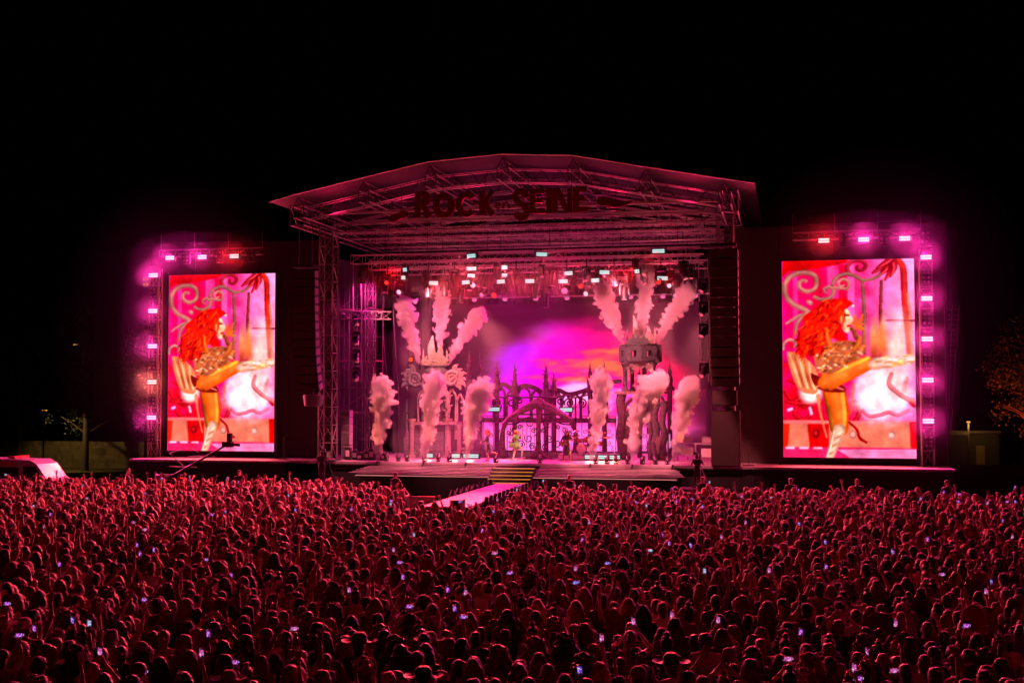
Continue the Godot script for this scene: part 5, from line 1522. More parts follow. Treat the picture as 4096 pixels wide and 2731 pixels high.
	put("roof", Shape.new().box(Vector3(0, 34.2, -5), Vector3(22.6, 0.4, 10)).mesh(), mt("block_wall"), b)
	for row in 2:
		for k in 3:
			var w := put("window", Shape.new().box(Vector3(-0.2 + 0.72 * k, 28.3 - 1.05 * row, -0.26), Vector3(0.5, 0.62, 0.06)).mesh(), mt("dark_steel"), b)
			put("pane", Shape.new().box(Vector3(-0.2 + 0.72 * k, 28.3 - 1.05 * row, -0.22), Vector3(0.42, 0.52, 0.03)).mesh(), glow("window_light", Color(1.0, 0.74, 0.3), 0.45 + 0.3 * ((k + row) % 2)), w)
	# cabin and arm lamp on the right
	var c := thing("site_cabin", "pale site cabin with a yellow lit door by the orange-lit tree", "cabin", "", Vector3(26.2, 0, -14.0))
	put("wall", Shape.new().box(Vector3(0, 1.65, -1.0), Vector3(3.2, 3.3, 2.2)).mesh(), mt("cabin_wall", 0.13, 0.125, 0.1, 0.8), c)
	put("roof", Shape.new().box(Vector3(0, 3.38, -1.0), Vector3(3.4, 0.14, 2.5)).mesh(), mt("plate_grey"), c)
	put("door", Shape.new().box(Vector3(0.5, 1.85, 0.13), Vector3(0.5, 1.4, 0.05)).mesh(), mt("door_yellow", 0.55, 0.42, 0.15, 0.7), c)
	var al := thing("arm_lamp", "lamp post with a level arm in front of the pale site cabin", "street lamp", "", Vector3(25.85, 0, -12.6))
	put("pole", Shape.new().bar(Vector3.ZERO, Vector3(0, 4.0, 0), 0.07, -1, 7).mesh(), mt("plate_grey"), al)
	put("arm", Shape.new().box(Vector3(-0.6, 3.3, 0), Vector3(1.2, 0.14, 0.14)).mesh(), mt("plate_grey"), al)
	put("ground_light", Shape.new().box(Vector3(2.6, 0.42, 3.0), Vector3(0.3, 0.2, 0.3)).mesh(), mt("fixture_black"), al)
	put("lamp_glass", Shape.new().box(Vector3(0, 4.02, 0.15), Vector3(0.2, 0.08, 0.2)).mesh(), glow("amber_glass", Color(1.0, 0.72, 0.3), 1.0), al)
	lamp(Vector3(2.6, 0.6, 3.0), Vector3(0.25, 1.0, -0.35), Color(1.0, 0.32, 0.1), 80.0, 42, 0.2, al)
	lamp(Vector3(0.1, 3.9, 0.25), Vector3(0.0, -0.9, -0.4), Color(1.0, 0.75, 0.35), 0.5, 80, 0.2, al)
	var hd := thing("black_screen_fence", "tall black cloth fence between right wing platform and the trees", "fence")
	put("cloth", Shape.new().box(Vector3(28.0, 1.0, -2.0), Vector3(8.4, 2.0, 0.05)).mesh(), mt("black_cloth"), hd)
	for k in 4:
		put("post", Shape.new().bar(Vector3(24.0 + 2.7 * k, 0, -2.1), Vector3(24.0 + 2.7 * k, 2.1, -2.1), 0.04, -1, 6).mesh(), mt("dark_steel"), hd)
	# wire mast on the right
	var ms := thing("rigging_mast", "tapering wire-braced mast right of the right lamp tower", "mast", "", Vector3(23.5, 0, -2.2))
	var wire := Shape.new()
	for q in [[0.2, 0.55], [-0.12, 0.2]]:
		put("cable", Shape.new().bar(Vector3(q[0] * 0.3, 3.0, 0), Vector3(q[1] + 0.1, 10.4, 0), 0.02, -1, 5).mesh(), mt("tower_steel"), ms)
	for k in 12:
		wire.bar(Vector3(0.08, 7.2 + 0.27 * k, 0), Vector3(0.3 + 0.035 * k, 7.2 + 0.27 * k, 0), 0.012)
	put("rung_wires", wire.mesh(), mt("tower_steel"), ms)
	put("pole", Shape.new().bar(Vector3.ZERO, Vector3(-0.1, 10.6, 0), 0.03, -1, 5).mesh(), mt("tower_steel"), ms)
	# camera crane
	var j := thing("camera_crane", "long camera crane rising from the crowd before the left screen", "camera crane")
	var dk := mt("dark_steel")
	put("boom", Shape.new().bar(Vector3(-17.2, 1.1, 6.2), Vector3(-13.9, 2.95, 6.0), 0.09, 0.05, 6).mesh(), dk, j)
	put("camera", Shape.new().box(Vector3(-13.7, 3.05, 6.0), Vector3(0.5, 0.3, 0.4)).box(Vector3(-13.6, 3.4, 6.0), Vector3(0.22, 0.5, 0.22)).mesh(), mt("fixture_black"), j)
	put("lens", Shape.new().bar(Vector3(-13.45, 3.05, 6.0), Vector3(-13.1, 3.0, 5.8), 0.08, -1, 8).mesh(), mt("fixture_black"), j)
	for q in [[-17.0, 2.55, -15.9, 2.85], [-15.9, 2.85, -15.3, 2.6], [-17.0, 2.55, -16.2, 1.9], [-15.9, 2.4, -14.4, 2.42], [-17.0, 1.85, -15.4, 1.82], [-17.6, 1.42, -16.0, 1.4]]:
		put("tension_rod", Shape.new().bar(Vector3(q[0], q[1], 6.15), Vector3(q[2], q[3], 6.15), 0.022, -1, 5).mesh(), mt("plate_grey"), j)
	put("counterweight", Shape.new().box(Vector3(-17.4, 1.25, 6.2), Vector3(0.7, 0.3, 0.4)).mesh(), mt("plate_grey"), j)
	for k in 3:
		put("leg", Shape.new().bar(Vector3(-16.4, 1.5, 6.2), Vector3(-16.4 + 0.7 * cos(k * 2.1), 0, 6.2 + 0.7 * sin(k * 2.1)), 0.05, -1, 6).mesh(), dk, j)

# ---------------------------------------------------------------- smoke
func haze(at: Vector3, size: Vector3, density: float, parent: Node) -> void:
	var f := FogVolume.new()
	f.name = "haze"
	f.shape = RenderingServer.FOG_VOLUME_SHAPE_ELLIPSOID
	f.size = size
	f.position = at
	var key := "haze%f" % density
	if not kept.has(key):
		var m := FogMaterial.new()
		m.albedo = Color(0.9, 0.84, 0.9)
		m.density = density
		kept[key] = m
	f.material = kept[key]
	parent.add_child(f, true)

func build_smoke() -> void:
	var balls := Node3D.new()
	balls.name = "lamp_haze"
	add_child(balls)
	tag(balls, "drifting haze that glows close round the strobes of both lamp towers", "haze", "", "stuff")
	for q in lamp_spots:
		haze(q + Vector3(0, 0, 0.35), Vector3(1.9, 1.9, 1.7), 0.034, balls)
	for q in [[Vector3(-22.05, 8.5, -0.5), Vector3(3.4, 13.5, 2.4)], [Vector3(22.4, 8.5, -0.5), Vector3(3.4, 13.5, 2.4)], [Vector3(-18.9, 13.9, -0.5), Vector3(9.5, 3.0, 2.4)], [Vector3(19.3, 13.9, -0.5), Vector3(9.5, 3.0, 2.4)]]:
		haze(q[0], q[1], 0.006, balls)
	var wide := Node3D.new()
	wide.name = "stage_haze"
	for q in roof_spots:
		haze(q + Vector3(0, 0, 0.3), Vector3(1.9, 1.9, 1.4), 0.008, wide)
	add_child(wide)
	tag(wide, "thin haze under the stage roof and round the castle set", "haze", "", "stuff")
	haze(Vector3(0.4, 12.2, -2.2), Vector3(24, 4.0, 9), 0.004, wide)
	haze(Vector3(1.0, 6.0, -7.0), Vector3(23, 14.0, 13), 0.0045, wide)
	haze(Vector3(9.6, 3.8, -7.5), Vector3(7.5, 6.5, 6.5), 0.035, wide)
	haze(Vector3(-4.6, 2.9, -2.6), Vector3(6.0, 2.6, 3.0), 0.03, wide)
	haze(Vector3(-19.5, 8.6, 0.4), Vector3(17, 20, 5), 0.0007, wide)
	haze(Vector3(20.0, 8.6, 0.4), Vector3(17, 20, 5), 0.0007, wide)
	var mat_ := FogMaterial.new()
	mat_.resource_name = "smoke"
	mat_.albedo = Color(0.97, 0.95, 0.95)
	mat_.density = 3.6
	var z := 0.35
	var jets := [
		[[Vector3(-7.3, 1.95, z), Vector3(-7.1, 4.2, z), Vector3(-7.0, 6.3, z)], 0.72, "leftmost of the six upright smoke jets on the stage edge"],
		[[Vector3(-4.6, 1.95, z), Vector3(-4.25, 4.4, z), Vector3(-3.95, 6.5, z)], 0.7, "smoke jet on the stage edge rising before the pale turret's left side"],
		[[Vector3(-2.15, 1.95, z), Vector3(-1.75, 4.4, z), Vector3(-1.15, 6.15, z)], 0.74, "smoke jet on the stage edge left of the gate, its top puffing right"],
		[[Vector3(4.8, 1.95, z), Vector3(5.2, 4.4, z), Vector3(5.4, 6.6, z)], 0.66, "darker smoke jet on the stage edge right of the gate"],
		[[Vector3(7.1, 1.95, z), Vector3(7.45, 4.4, z), Vector3(8.5, 6.5, z)], 0.85, "wide smoke jet on the stage edge leaning right before the dark turret"],
		[[Vector3(9.25, 1.95, z), Vector3(9.75, 4.4, z), Vector3(10.25, 6.3, z)], 0.72, "rightmost of the six upright smoke jets on the stage edge"],
		[[Vector3(-6.55, 7.5, -5.2), Vector3(-7.1, 9.3, -5.2), Vector3(-7.55, 11.3, -5.2)], 0.62, "smoke jet slanting left from the top of the pale turret"],
		[[Vector3(-5.3, 8.3, -5.3), Vector3(-5.25, 10.0, -5.3), Vector3(-5.1, 11.9, -5.3)], 0.55, "upright smoke jet from the top of the pale turret"],
		[[Vector3(-4.7, 7.5, -5.2), Vector3(-3.9, 9.1, -5.2), Vector3(-2.75, 10.5, -5.2)], 0.6, "smoke jet slanting right from the top of the pale turret"],
		[[Vector3(5.85, 8.6, -5.3), Vector3(5.2, 10.1, -5.3), Vector3(4.6, 11.9, -5.3)], 0.62, "smoke jet slanting left from the top of the dark turret"],
		[[Vector3(6.85, 9.0, -5.3), Vector3(7.05, 10.8, -5.3), Vector3(7.3, 13.3, -5.3)], 0.66, "tallest smoke jet, upright from the top of the dark turret"],
		[[Vector3(7.8, 8.65, -5.3), Vector3(8.6, 10.1, -5.3), Vector3(9.75, 11.8, -5.3)], 0.6, "smoke jet slanting right from the top of the dark turret"]]
	var g := RandomNumberGenerator.new()
	for i in jets.size():
		var q = jets[i]
		g.seed = 100 + i
		var path := smooth(q[0], 14)
		var lo := Vector3.ONE * 1e6
		var hi := -lo
		for p in path:
			lo = lo.min(p)
			hi = hi.max(p)
		var m: float = q[1] * 2.1
		var f := Field.new(lo - Vector3(m, 0.4, m), hi + Vector3(m, m, m), 0.066)
		f.pad = 0.36
		for k in path.size():
			var t := float(k) / (path.size() - 1)
			var r: float = 0.04 + q[1] * 0.63 * pow(t, 0.8) * (1.0 + 0.13 * sin(k * 0.7 + i))
			if t > 0.85:
				r *= 1.0 - (t - 0.85) * 2.0
			var off := Vector3(g.randfn(), 0, g.randfn()) * r * 0.18 * minf(1.0, t * 3.0)
			f.cap(path[k] + off, path[k] + off, r, r, 0.05)
			if t > 0.12:
				for c in 5:
					var o := Vector3(g.randfn(), g.randfn() * 0.7, g.randfn()).normalized() * r * g.randf_range(0.75, 1.05)
					f.cap(path[k] + off + o, path[k] + off + o, r * g.randf_range(0.22, 0.45), r * 0.32, 0.01)
		f.puff(noise(1.3, 5, 60 + i), 0.66, 0.9)
		var o := thing("smoke_jet", q[2], "smoke jet", "white smoke jets blown up from the stage")
		# each jet is lit from beside its nozzle and by a roof lamp
		var up: Vector3 = (q[0][2] - q[0][0]).normalized()
		var from: Vector3 = q[0][0] + Vector3(1.15 if i % 2 else -1.15, 0.1, 0.9)
		if i < 6:
			lamp(from, (q[0][1] + up * 0.6) - from, AMBER, 22.0, 30.0, 0.15)
			from = Vector3(q[0][1].x + (-2.4 if i % 2 else 2.4), 13.1, 3.4)
			lamp(from, q[0][1] + up * 0.3 - from, SALMON, 420.0, 16.0, 0.2)
		else:
			from = q[0][0] + Vector3(-0.7 if i % 2 else 0.7, -0.1, 1.2)
			lamp(from, (q[0][2] + q[0][1]) / 2.0 - from, SALMON, 16.0, 30.0, 0.15)
			from = Vector3(q[0][1].x + (1.5 if i % 2 else -1.5), 11.9, 0.6)
			lamp(from, q[0][1] + up * 0.4 - from, SALMON, 200.0, 17.0, 0.2)
		put("smoke", f.nets().mesh(), mat_, o)
		put("nozzle", Shape.new().bar(q[0][0] - (q[0][1] - q[0][0]).normalized() * 0.3, q[0][0], 0.07, 0.05, 8).mesh(), mt("fixture_black"), o)

# ---------------------------------------------------------------- people
func hand_shape(kind: int) -> Shape:       # a left hand, wrist at the origin, fingers up, palm towards -z; 0 open, 1 curled
	var key := "hand%d" % kind
	if kept.has(key):
		return kept[key]
	var f := Field.new(Vector3(-0.1, -0.03, -0.1), Vector3(0.1, 0.22, 0.06), 0.009)
	f.cap(Vector3(-0.022, 0.02, 0), Vector3(-0.025, 0.085, 0), 0.017, 0.016, 0.02)
	f.cap(Vector3(0.02, 0.02, 0), Vector3(0.024, 0.085, 0), 0.017, 0.016, 0.02)
	f.cap(Vector3(0, -0.02, 0), Vector3(0, 0.05, 0), 0.022, 0.022, 0.02)
	for k in 4:
		var x := -0.032 + 0.021 * k
		var l: float = [0.058, 0.074, 0.08, 0.07][k]
		var b := Vector3(x, 0.095, 0)
		var o := (x - 0.0) * 0.35
		var m := b + (Vector3(o, l * 0.55, -0.004) if kind == 0 else Vector3(o * 0.3, l * 0.3, -l * 0.4))
		var e := m + (Vector3(o, l * 0.5, -0.012) if kind == 0 else Vector3(0, -l * 0.35, -l * 0.25))
		f.cap(b, m, 0.0105, 0.0095, 0.006)
		f.cap(m, e, 0.0095, 0.0085, 0.004)
	var tb := Vector3(0.034, 0.03, -0.006)
	var tm := tb + (Vector3(0.032, 0.03, -0.008) if kind == 0 else Vector3(0.014, 0.03, -0.026))
	f.cap(tb, tm, 0.013, 0.011, 0.01)
	f.cap(tm, tm + (Vector3(0.014, 0.03, -0.006) if kind == 0 else Vector3(-0.018, 0.016, -0.014)), 0.011, 0.009, 0.006)
	kept[key] = f.nets()
	return kept[key]

func head_shape() -> Shape:       # faces -z, centred between the ears
	if kept.has("head_mesh"):
		return kept["head_mesh"]
	var f := Field.new(Vector3(-0.13, -0.19, -0.16), Vector3(0.13, 0.16, 0.14), 0.011)
	f.cap(Vector3(0, 0.04, 0.02), Vector3(0, 0.04, 0.02), 0.09, 0.09, 0.03, 0, Vector3(0.87, 1.0, 1.08))
	f.cap(Vector3(0, 0.0, -0.03), Vector3(0, -0.07, -0.05), 0.066, 0.048, 0.04)
	f.cap(Vector3(0, -0.1, -0.075), Vector3(0, -0.095, -0.07), 0.026, 0.026, 0.03)
	f.cap(Vector3(0, 0.01, -0.1), Vector3(0, -0.035, -0.122), 0.011, 0.015, 0.014)
	for s in [-1, 1]:
		f.cap(Vector3(s * 0.018, 0.028, -0.098), Vector3(s * 0.045, 0.03, -0.086), 0.014, 0.012, 0.012)
		f.cap(Vector3(s * 0.045, -0.03, -0.075), Vector3(s * 0.05, -0.035, -0.065), 0.024, 0.024, 0.02)
		f.cap(Vector3(s * 0.031, 0.006, -0.092), Vector3(s * 0.031, 0.006, -0.092), 0.011, 0.011, 0.001, 5)
		f.cap(Vector3(s * 0.082, 0.015, 0.012), Vector3(s * 0.084, -0.025, 0.006), 0.017, 0.011, 0.008)
	f.cap(Vector3(-0.02, -0.067, -0.105), Vector3(0.02, -0.067, -0.105), 0.01, 0.01, 0.006, 6)
	f.cap(Vector3(0, -0.06, 0.0), Vector3(0, -0.16, 0.01), 0.055, 0.055, 0.03)
	kept["head_mesh"] = f.nets()
	return kept["head_mesh"]

# joints: keys el, wl, er, wr (elbows, wrists), kl, al, kr, ar (knees, ankles), lean; shoulders and hips are common. Faces -z.
func figure(j: Dictionary, cell := 0.036, skirt := 0.0) -> Shape:
	var ln: Vector3 = j.get("lean", Vector3.ZERO)
	var f := Field.new(Vector3(-0.75, -0.02, -0.8), Vector3(0.75, 2.15, 0.75), cell)
	var sh := [Vector3(-0.185, 1.40, 0) + ln, Vector3(0.185, 1.40, 0) + ln]
	f.cap(Vector3(-0.09, 1.28, 0) + ln, Vector3(0.09, 1.28, 0) + ln, 0.115, 0.115, 0.06, 1, Vector3(1, 1, 0.9))
	f.cap(Vector3(0, 1.3, 0) + ln, Vector3(0, 1.02, 0.01) + ln * 0.4, 0.125, 0.12, 0.06, 1, Vector3(1.1, 1, 0.85))
	f.cap(Vector3(-0.075, 0.95, 0.01), Vector3(0.075, 0.95, 0.01), 0.115, 0.115, 0.05, 2)
	f.cap(sh[0], Vector3(0, 1.45, 0) + ln, 0.06, 0.055, 0.05, 1)
	f.cap(sh[1], Vector3(0, 1.45, 0) + ln, 0.06, 0.055, 0.05, 1)
	f.cap(Vector3(0, 1.43, 0.005) + ln, Vector3(0, 1.53, -0.005) + ln * 1.1, 0.058, 0.05, 0.03, 0)
	for s in 2:
		var e: Vector3 = j["el" if s == 0 else "er"] + ln
		var w: Vector3 = j["wl" if s == 0 else "wr"] + ln
		f.cap(sh[s], sh[s].lerp(e, 0.5), 0.06, 0.05, 0.04, 1)
		f.cap(sh[s].lerp(e, 0.5), e, 0.048, 0.04, 0.02, j.get("sleeve", 0))
		f.cap(e, w, 0.042, 0.03, 0.02, j.get("sleeve", 0))
		var sg := -1.0 if s == 0 else 1.0
		var k: Vector3 = j.get("kl" if s == 0 else "kr", Vector3(sg * 0.1, 0.5, -0.02))
		var a: Vector3 = j.get("al" if s == 0 else "ar", Vector3(sg * 0.11, 0.09, 0.03))
		f.cap(Vector3(sg * 0.09, 0.9, 0), k, 0.09, 0.06, 0.04, j.get("thigh", 2))
		f.cap(k, a, 0.06, 0.042, 0.03, j.get("shin", 2))
		var toe := (Vector3(sg * 0.02, -0.05, -0.18) if absf(a.z - k.z) < 0.25 else Vector3(0, -0.18, -0.05))
		f.cap(a + Vector3(0, -0.03, 0), a + toe, 0.042, 0.034, 0.02, 3)
	if skirt > 0.0:
		f.cap(Vector3(0, 0.98, 0), Vector3(0, 0.98 - skirt, 0.0), 0.14, 0.24, 0.03, 1)
	var s := f.nets()
	var h := Shape.new()
	h.add(s)
	h.add(head_shape(), Transform3D(Basis(Vector3.UP, j.get("turn", 0.0)) * Basis(Vector3.RIGHT, j.get("nod", 0.0)), Vector3(0, 1.615, -0.01) + ln * 1.15))
	for q in 2:
		var e: Vector3 = j["el" if q == 0 else "er"] + ln
		var w: Vector3 = j["wl" if q == 0 else "wr"] + ln
		var y := (w - e).normalized()
		var x := y.cross(Vector3.BACK if absf(y.z) < 0.85 else Vector3.UP).normalized()
		var b := Basis(x, y, x.cross(y))
		if q == 1:
			b = b * Basis.from_scale(Vector3(-1, 1, 1))
			var m := Shape.new()
			m.add(hand_shape(j.get("hands", 1)), Transform3D(b, w))
			for i in range(0, m.idx.size(), 3):
				var t := m.idx[i + 1]
				m.idx[i + 1] = m.idx[i + 2]
				m.idx[i + 2] = t
			h.add(m)
		else:
			h.add(hand_shape(j.get("hands", 1)), Transform3D(b, w))
	return h

const HAIRS := ["short-haired person", "straight long-haired person", "shoulder-length-haired person", "curly-haired person", "bun-haired person", "ponytailed person", "wavy long-haired person", "cropped-haired person"]

func hair_shape(kind: int, sd := 0) -> Shape:
	var key := "hair%d_%d" % [kind, sd]
	if kept.has(key):
		return kept[key]
	var f := Field.new(Vector3(-0.3, 1.02, -0.3), Vector3(0.3, 1.96, 0.34), 0.021)
	f.pad = 0.07
	var amp := 0.02
	var cr := 0.104
	if kind == 7:
		cr = 0.096
	f.cap(Vector3(0, 1.665, 0.02), Vector3(0, 1.65, 0.03), cr, cr, 0.02, 4, Vector3(0.95, 1, 1.1))
	f.cap(Vector3(0, 1.6, 0.06), Vector3(0, 1.56, 0.06), 0.085, 0.075, 0.03, 4)
	match kind:
		1, 6:
			for x in [-0.075, 0.0, 0.075]:
				f.cap(Vector3(x, 1.6, 0.045), Vector3(x * 1.5, 1.2 if x == 0 else 1.24, 0.12), 0.068, 0.06 if kind == 1 else 0.075, 0.03, 4)
			for s in [-1, 1]:
				f.cap(Vector3(s * 0.085, 1.63, -0.01), Vector3(s * 0.13, 1.33, 0.0), 0.035, 0.04, 0.03, 4)
			amp = 0.018 if kind == 1 else 0.05
		2:
			for s in [-1, 1]:
				f.cap(Vector3(s * 0.07, 1.62, 0.02), Vector3(s * 0.1, 1.42, 0.04), 0.055, 0.06, 0.03, 4)
			f.cap(Vector3(0, 1.6, 0.06), Vector3(0, 1.42, 0.08), 0.08, 0.08, 0.03, 4)
			amp = 0.03
		3:
			f.cap(Vector3(0, 1.66, 0.05), Vector3(0, 1.56, 0.07), 0.15, 0.15, 0.03, 4)
			for s in [-1, 1]:
				f.cap(Vector3(s * 0.09, 1.6, 0.03), Vector3(s * 0.13, 1.45, 0.06), 0.08, 0.09, 0.03, 4)
			amp = 0.075
		4:
			f.cap(Vector3(0, 1.8, 0.05), Vector3(0, 1.8, 0.05), 0.055, 0.055, 0.01, 4)
		5:
			f.cap(Vector3(0, 1.68, 0.13), Vector3(0, 1.62, 0.18), 0.03, 0.045, 0.01, 4)
			f.cap(Vector3(0, 1.62, 0.18), Vector3(0, 1.38, 0.16), 0.045, 0.02, 0.01, 4)
	f.rough(noise(9.0 if kind == 3 else 6.0, 3, 70 + kind + sd * 9), amp, 0.2)
	var s := f.nets()
	var g := RandomNumberGenerator.new()
	g.seed = 300 + kind + sd
	var n0 := s.v.size()
	for i in (170 if kind in [3, 6, 1] else 90):      # stray strands
		var k := g.randi() % n0
		var p := s.v[k]
		var d := (s.n[k] + Vector3(g.randfn(), g.randfn() - (0.8 if kind in [1, 6] else 0.0), g.randfn()) * 0.5).normalized()
		var w := d.cross(Vector3(g.randfn(), g.randfn(), g.randfn())).normalized() * 0.005
		var l := g.randf_range(0.02, 0.055) * (1.3 if kind == 3 else 1.0)
		var b := s.v.size()
		s.v.append_array([p - w, p + w, p + d * l])
		s.n.append_array([s.n[k], s.n[k], s.n[k]])
		s.cid.append_array([4, 4, 4])
		s.idx.append_array([b, b + 2, b + 1])
	kept[key] = s
	return s

const POSES := [
	["arms down", {"el": Vector3(-0.25, 1.13, 0.03), "wl": Vector3(-0.24, 0.89, -0.08), "er": Vector3(0.25, 1.13, 0.03), "wr": Vector3(0.24, 0.89, -0.08)}],
	["right arm raised", {"el": Vector3(-0.25, 1.13, 0.03), "wl": Vector3(-0.2, 0.92, -0.12), "er": Vector3(0.29, 1.64, -0.05), "wr": Vector3(0.27, 1.9, -0.08), "hands": 0}],
	["left arm raised", {"el": Vector3(-0.3, 1.62, -0.05), "wl": Vector3(-0.33, 1.88, -0.12), "er": Vector3(0.25, 1.13, 0.03), "wr": Vector3(0.2, 0.92, -0.12), "hands": 0}],
	["both arms raised", {"el": Vector3(-0.34, 1.6, -0.05), "wl": Vector3(-0.36, 1.87, -0.1), "er": Vector3(0.33, 1.58, -0.05), "wr": Vector3(0.37, 1.86, -0.12), "hands": 0}],
	["phone held overhead in both hands", {"el": Vector3(-0.29, 1.46, -0.22), "wl": Vector3(-0.06, 1.7, -0.33), "er": Vector3(0.29, 1.46, -0.22), "wr": Vector3(0.06, 1.7, -0.33)}],
	["phone raised in right hand", {"el": Vector3(-0.25, 1.13, 0.03), "wl": Vector3(-0.2, 0.92, -0.12), "er": Vector3(0.28, 1.6, -0.14), "wr": Vector3(0.21, 1.84, -0.24)}],
	["phone held before the face", {"el": Vector3(-0.27, 1.16, -0.12), "wl": Vector3(-0.05, 1.46, -0.32), "er": Vector3(0.27, 1.16, -0.12), "wr": Vector3(0.05, 1.46, -0.32)}],
	["hands clasped above the head", {"el": Vector3(-0.37, 1.6, 0.0), "wl": Vector3(-0.1, 1.83, -0.02), "er": Vector3(0.37, 1.6, 0.0), "wr": Vector3(0.1, 1.83, -0.02)}],
	["leaning to the left", {"el": Vector3(-0.25, 1.13, 0.03), "wl": Vector3(-0.1, 1.05, -0.2), "er": Vector3(0.25, 1.13, 0.03), "wr": Vector3(0.1, 1.08, -0.2), "lean": Vector3(-0.07, -0.01, 0.0), "turn": 0.5}],
	["leaning to the right", {"el": Vector3(-0.27, 1.14, 0.0), "wl": Vector3(-0.2, 1.0, -0.2), "er": Vector3(0.27, 1.14, 0.0), "wr": Vector3(0.2, 1.0, -0.2), "lean": Vector3(0.07, -0.01, -0.02), "turn": -0.6}],
	["right arm pointing forward", {"el": Vector3(-0.25, 1.13, 0.03), "wl": Vector3(-0.2, 0.92, -0.12), "er": Vector3(0.33, 1.55, -0.16), "wr": Vector3(0.42, 1.74, -0.32), "hands": 0}]]
const PHONE_AT := {4: Vector3(0, 1.83, -0.36), 5: Vector3(0.2, 1.96, -0.27), 6: Vector3(0, 1.58, -0.36)}

func palettes() -> Array:      # skin, clothes, trousers, shoes, hair, eyes, lips (linear)
	var out := []
	var shirts := [Color(0.05, 0.05, 0.055), Color(0.55, 0.5, 0.48), Color(0.3, 0.12, 0.12), Color(0.12, 0.14, 0.2), Color(0.5, 0.3, 0.32), Color(0.03, 0.03, 0.03)]
	var skins := [Color(0.46, 0.28, 0.2), Color(0.5, 0.33, 0.25), Color(0.3, 0.16, 0.1), Color(0.42, 0.25, 0.18), Color(0.12, 0.06, 0.04), Color(0.52, 0.35, 0.27)]
	var hairs := [Color(0.02, 0.014, 0.01), Color(0.06, 0.03, 0.018), Color(0.012, 0.01, 0.01), Color(0.28, 0.17, 0.08), Color(0.1, 0.05, 0.025), Color(0.22, 0.06, 0.02)]
	for i in 6:
		out.append([skins[i], shirts[i], Color(0.05, 0.06, 0.1), Color(0.06, 0.06, 0.06), hairs[i], Color(0.02, 0.02, 0.02), Color(0.3, 0.1, 0.1)])
	return out

func people_mat() -> StandardMaterial3D:
	var m := mt("people", 1, 1, 1, 0.55)
	m.vertex_color_use_as_albedo = true
	m.rim_enabled = true
	m.rim = 1.0
	m.rim_tint = 0.3
	return m

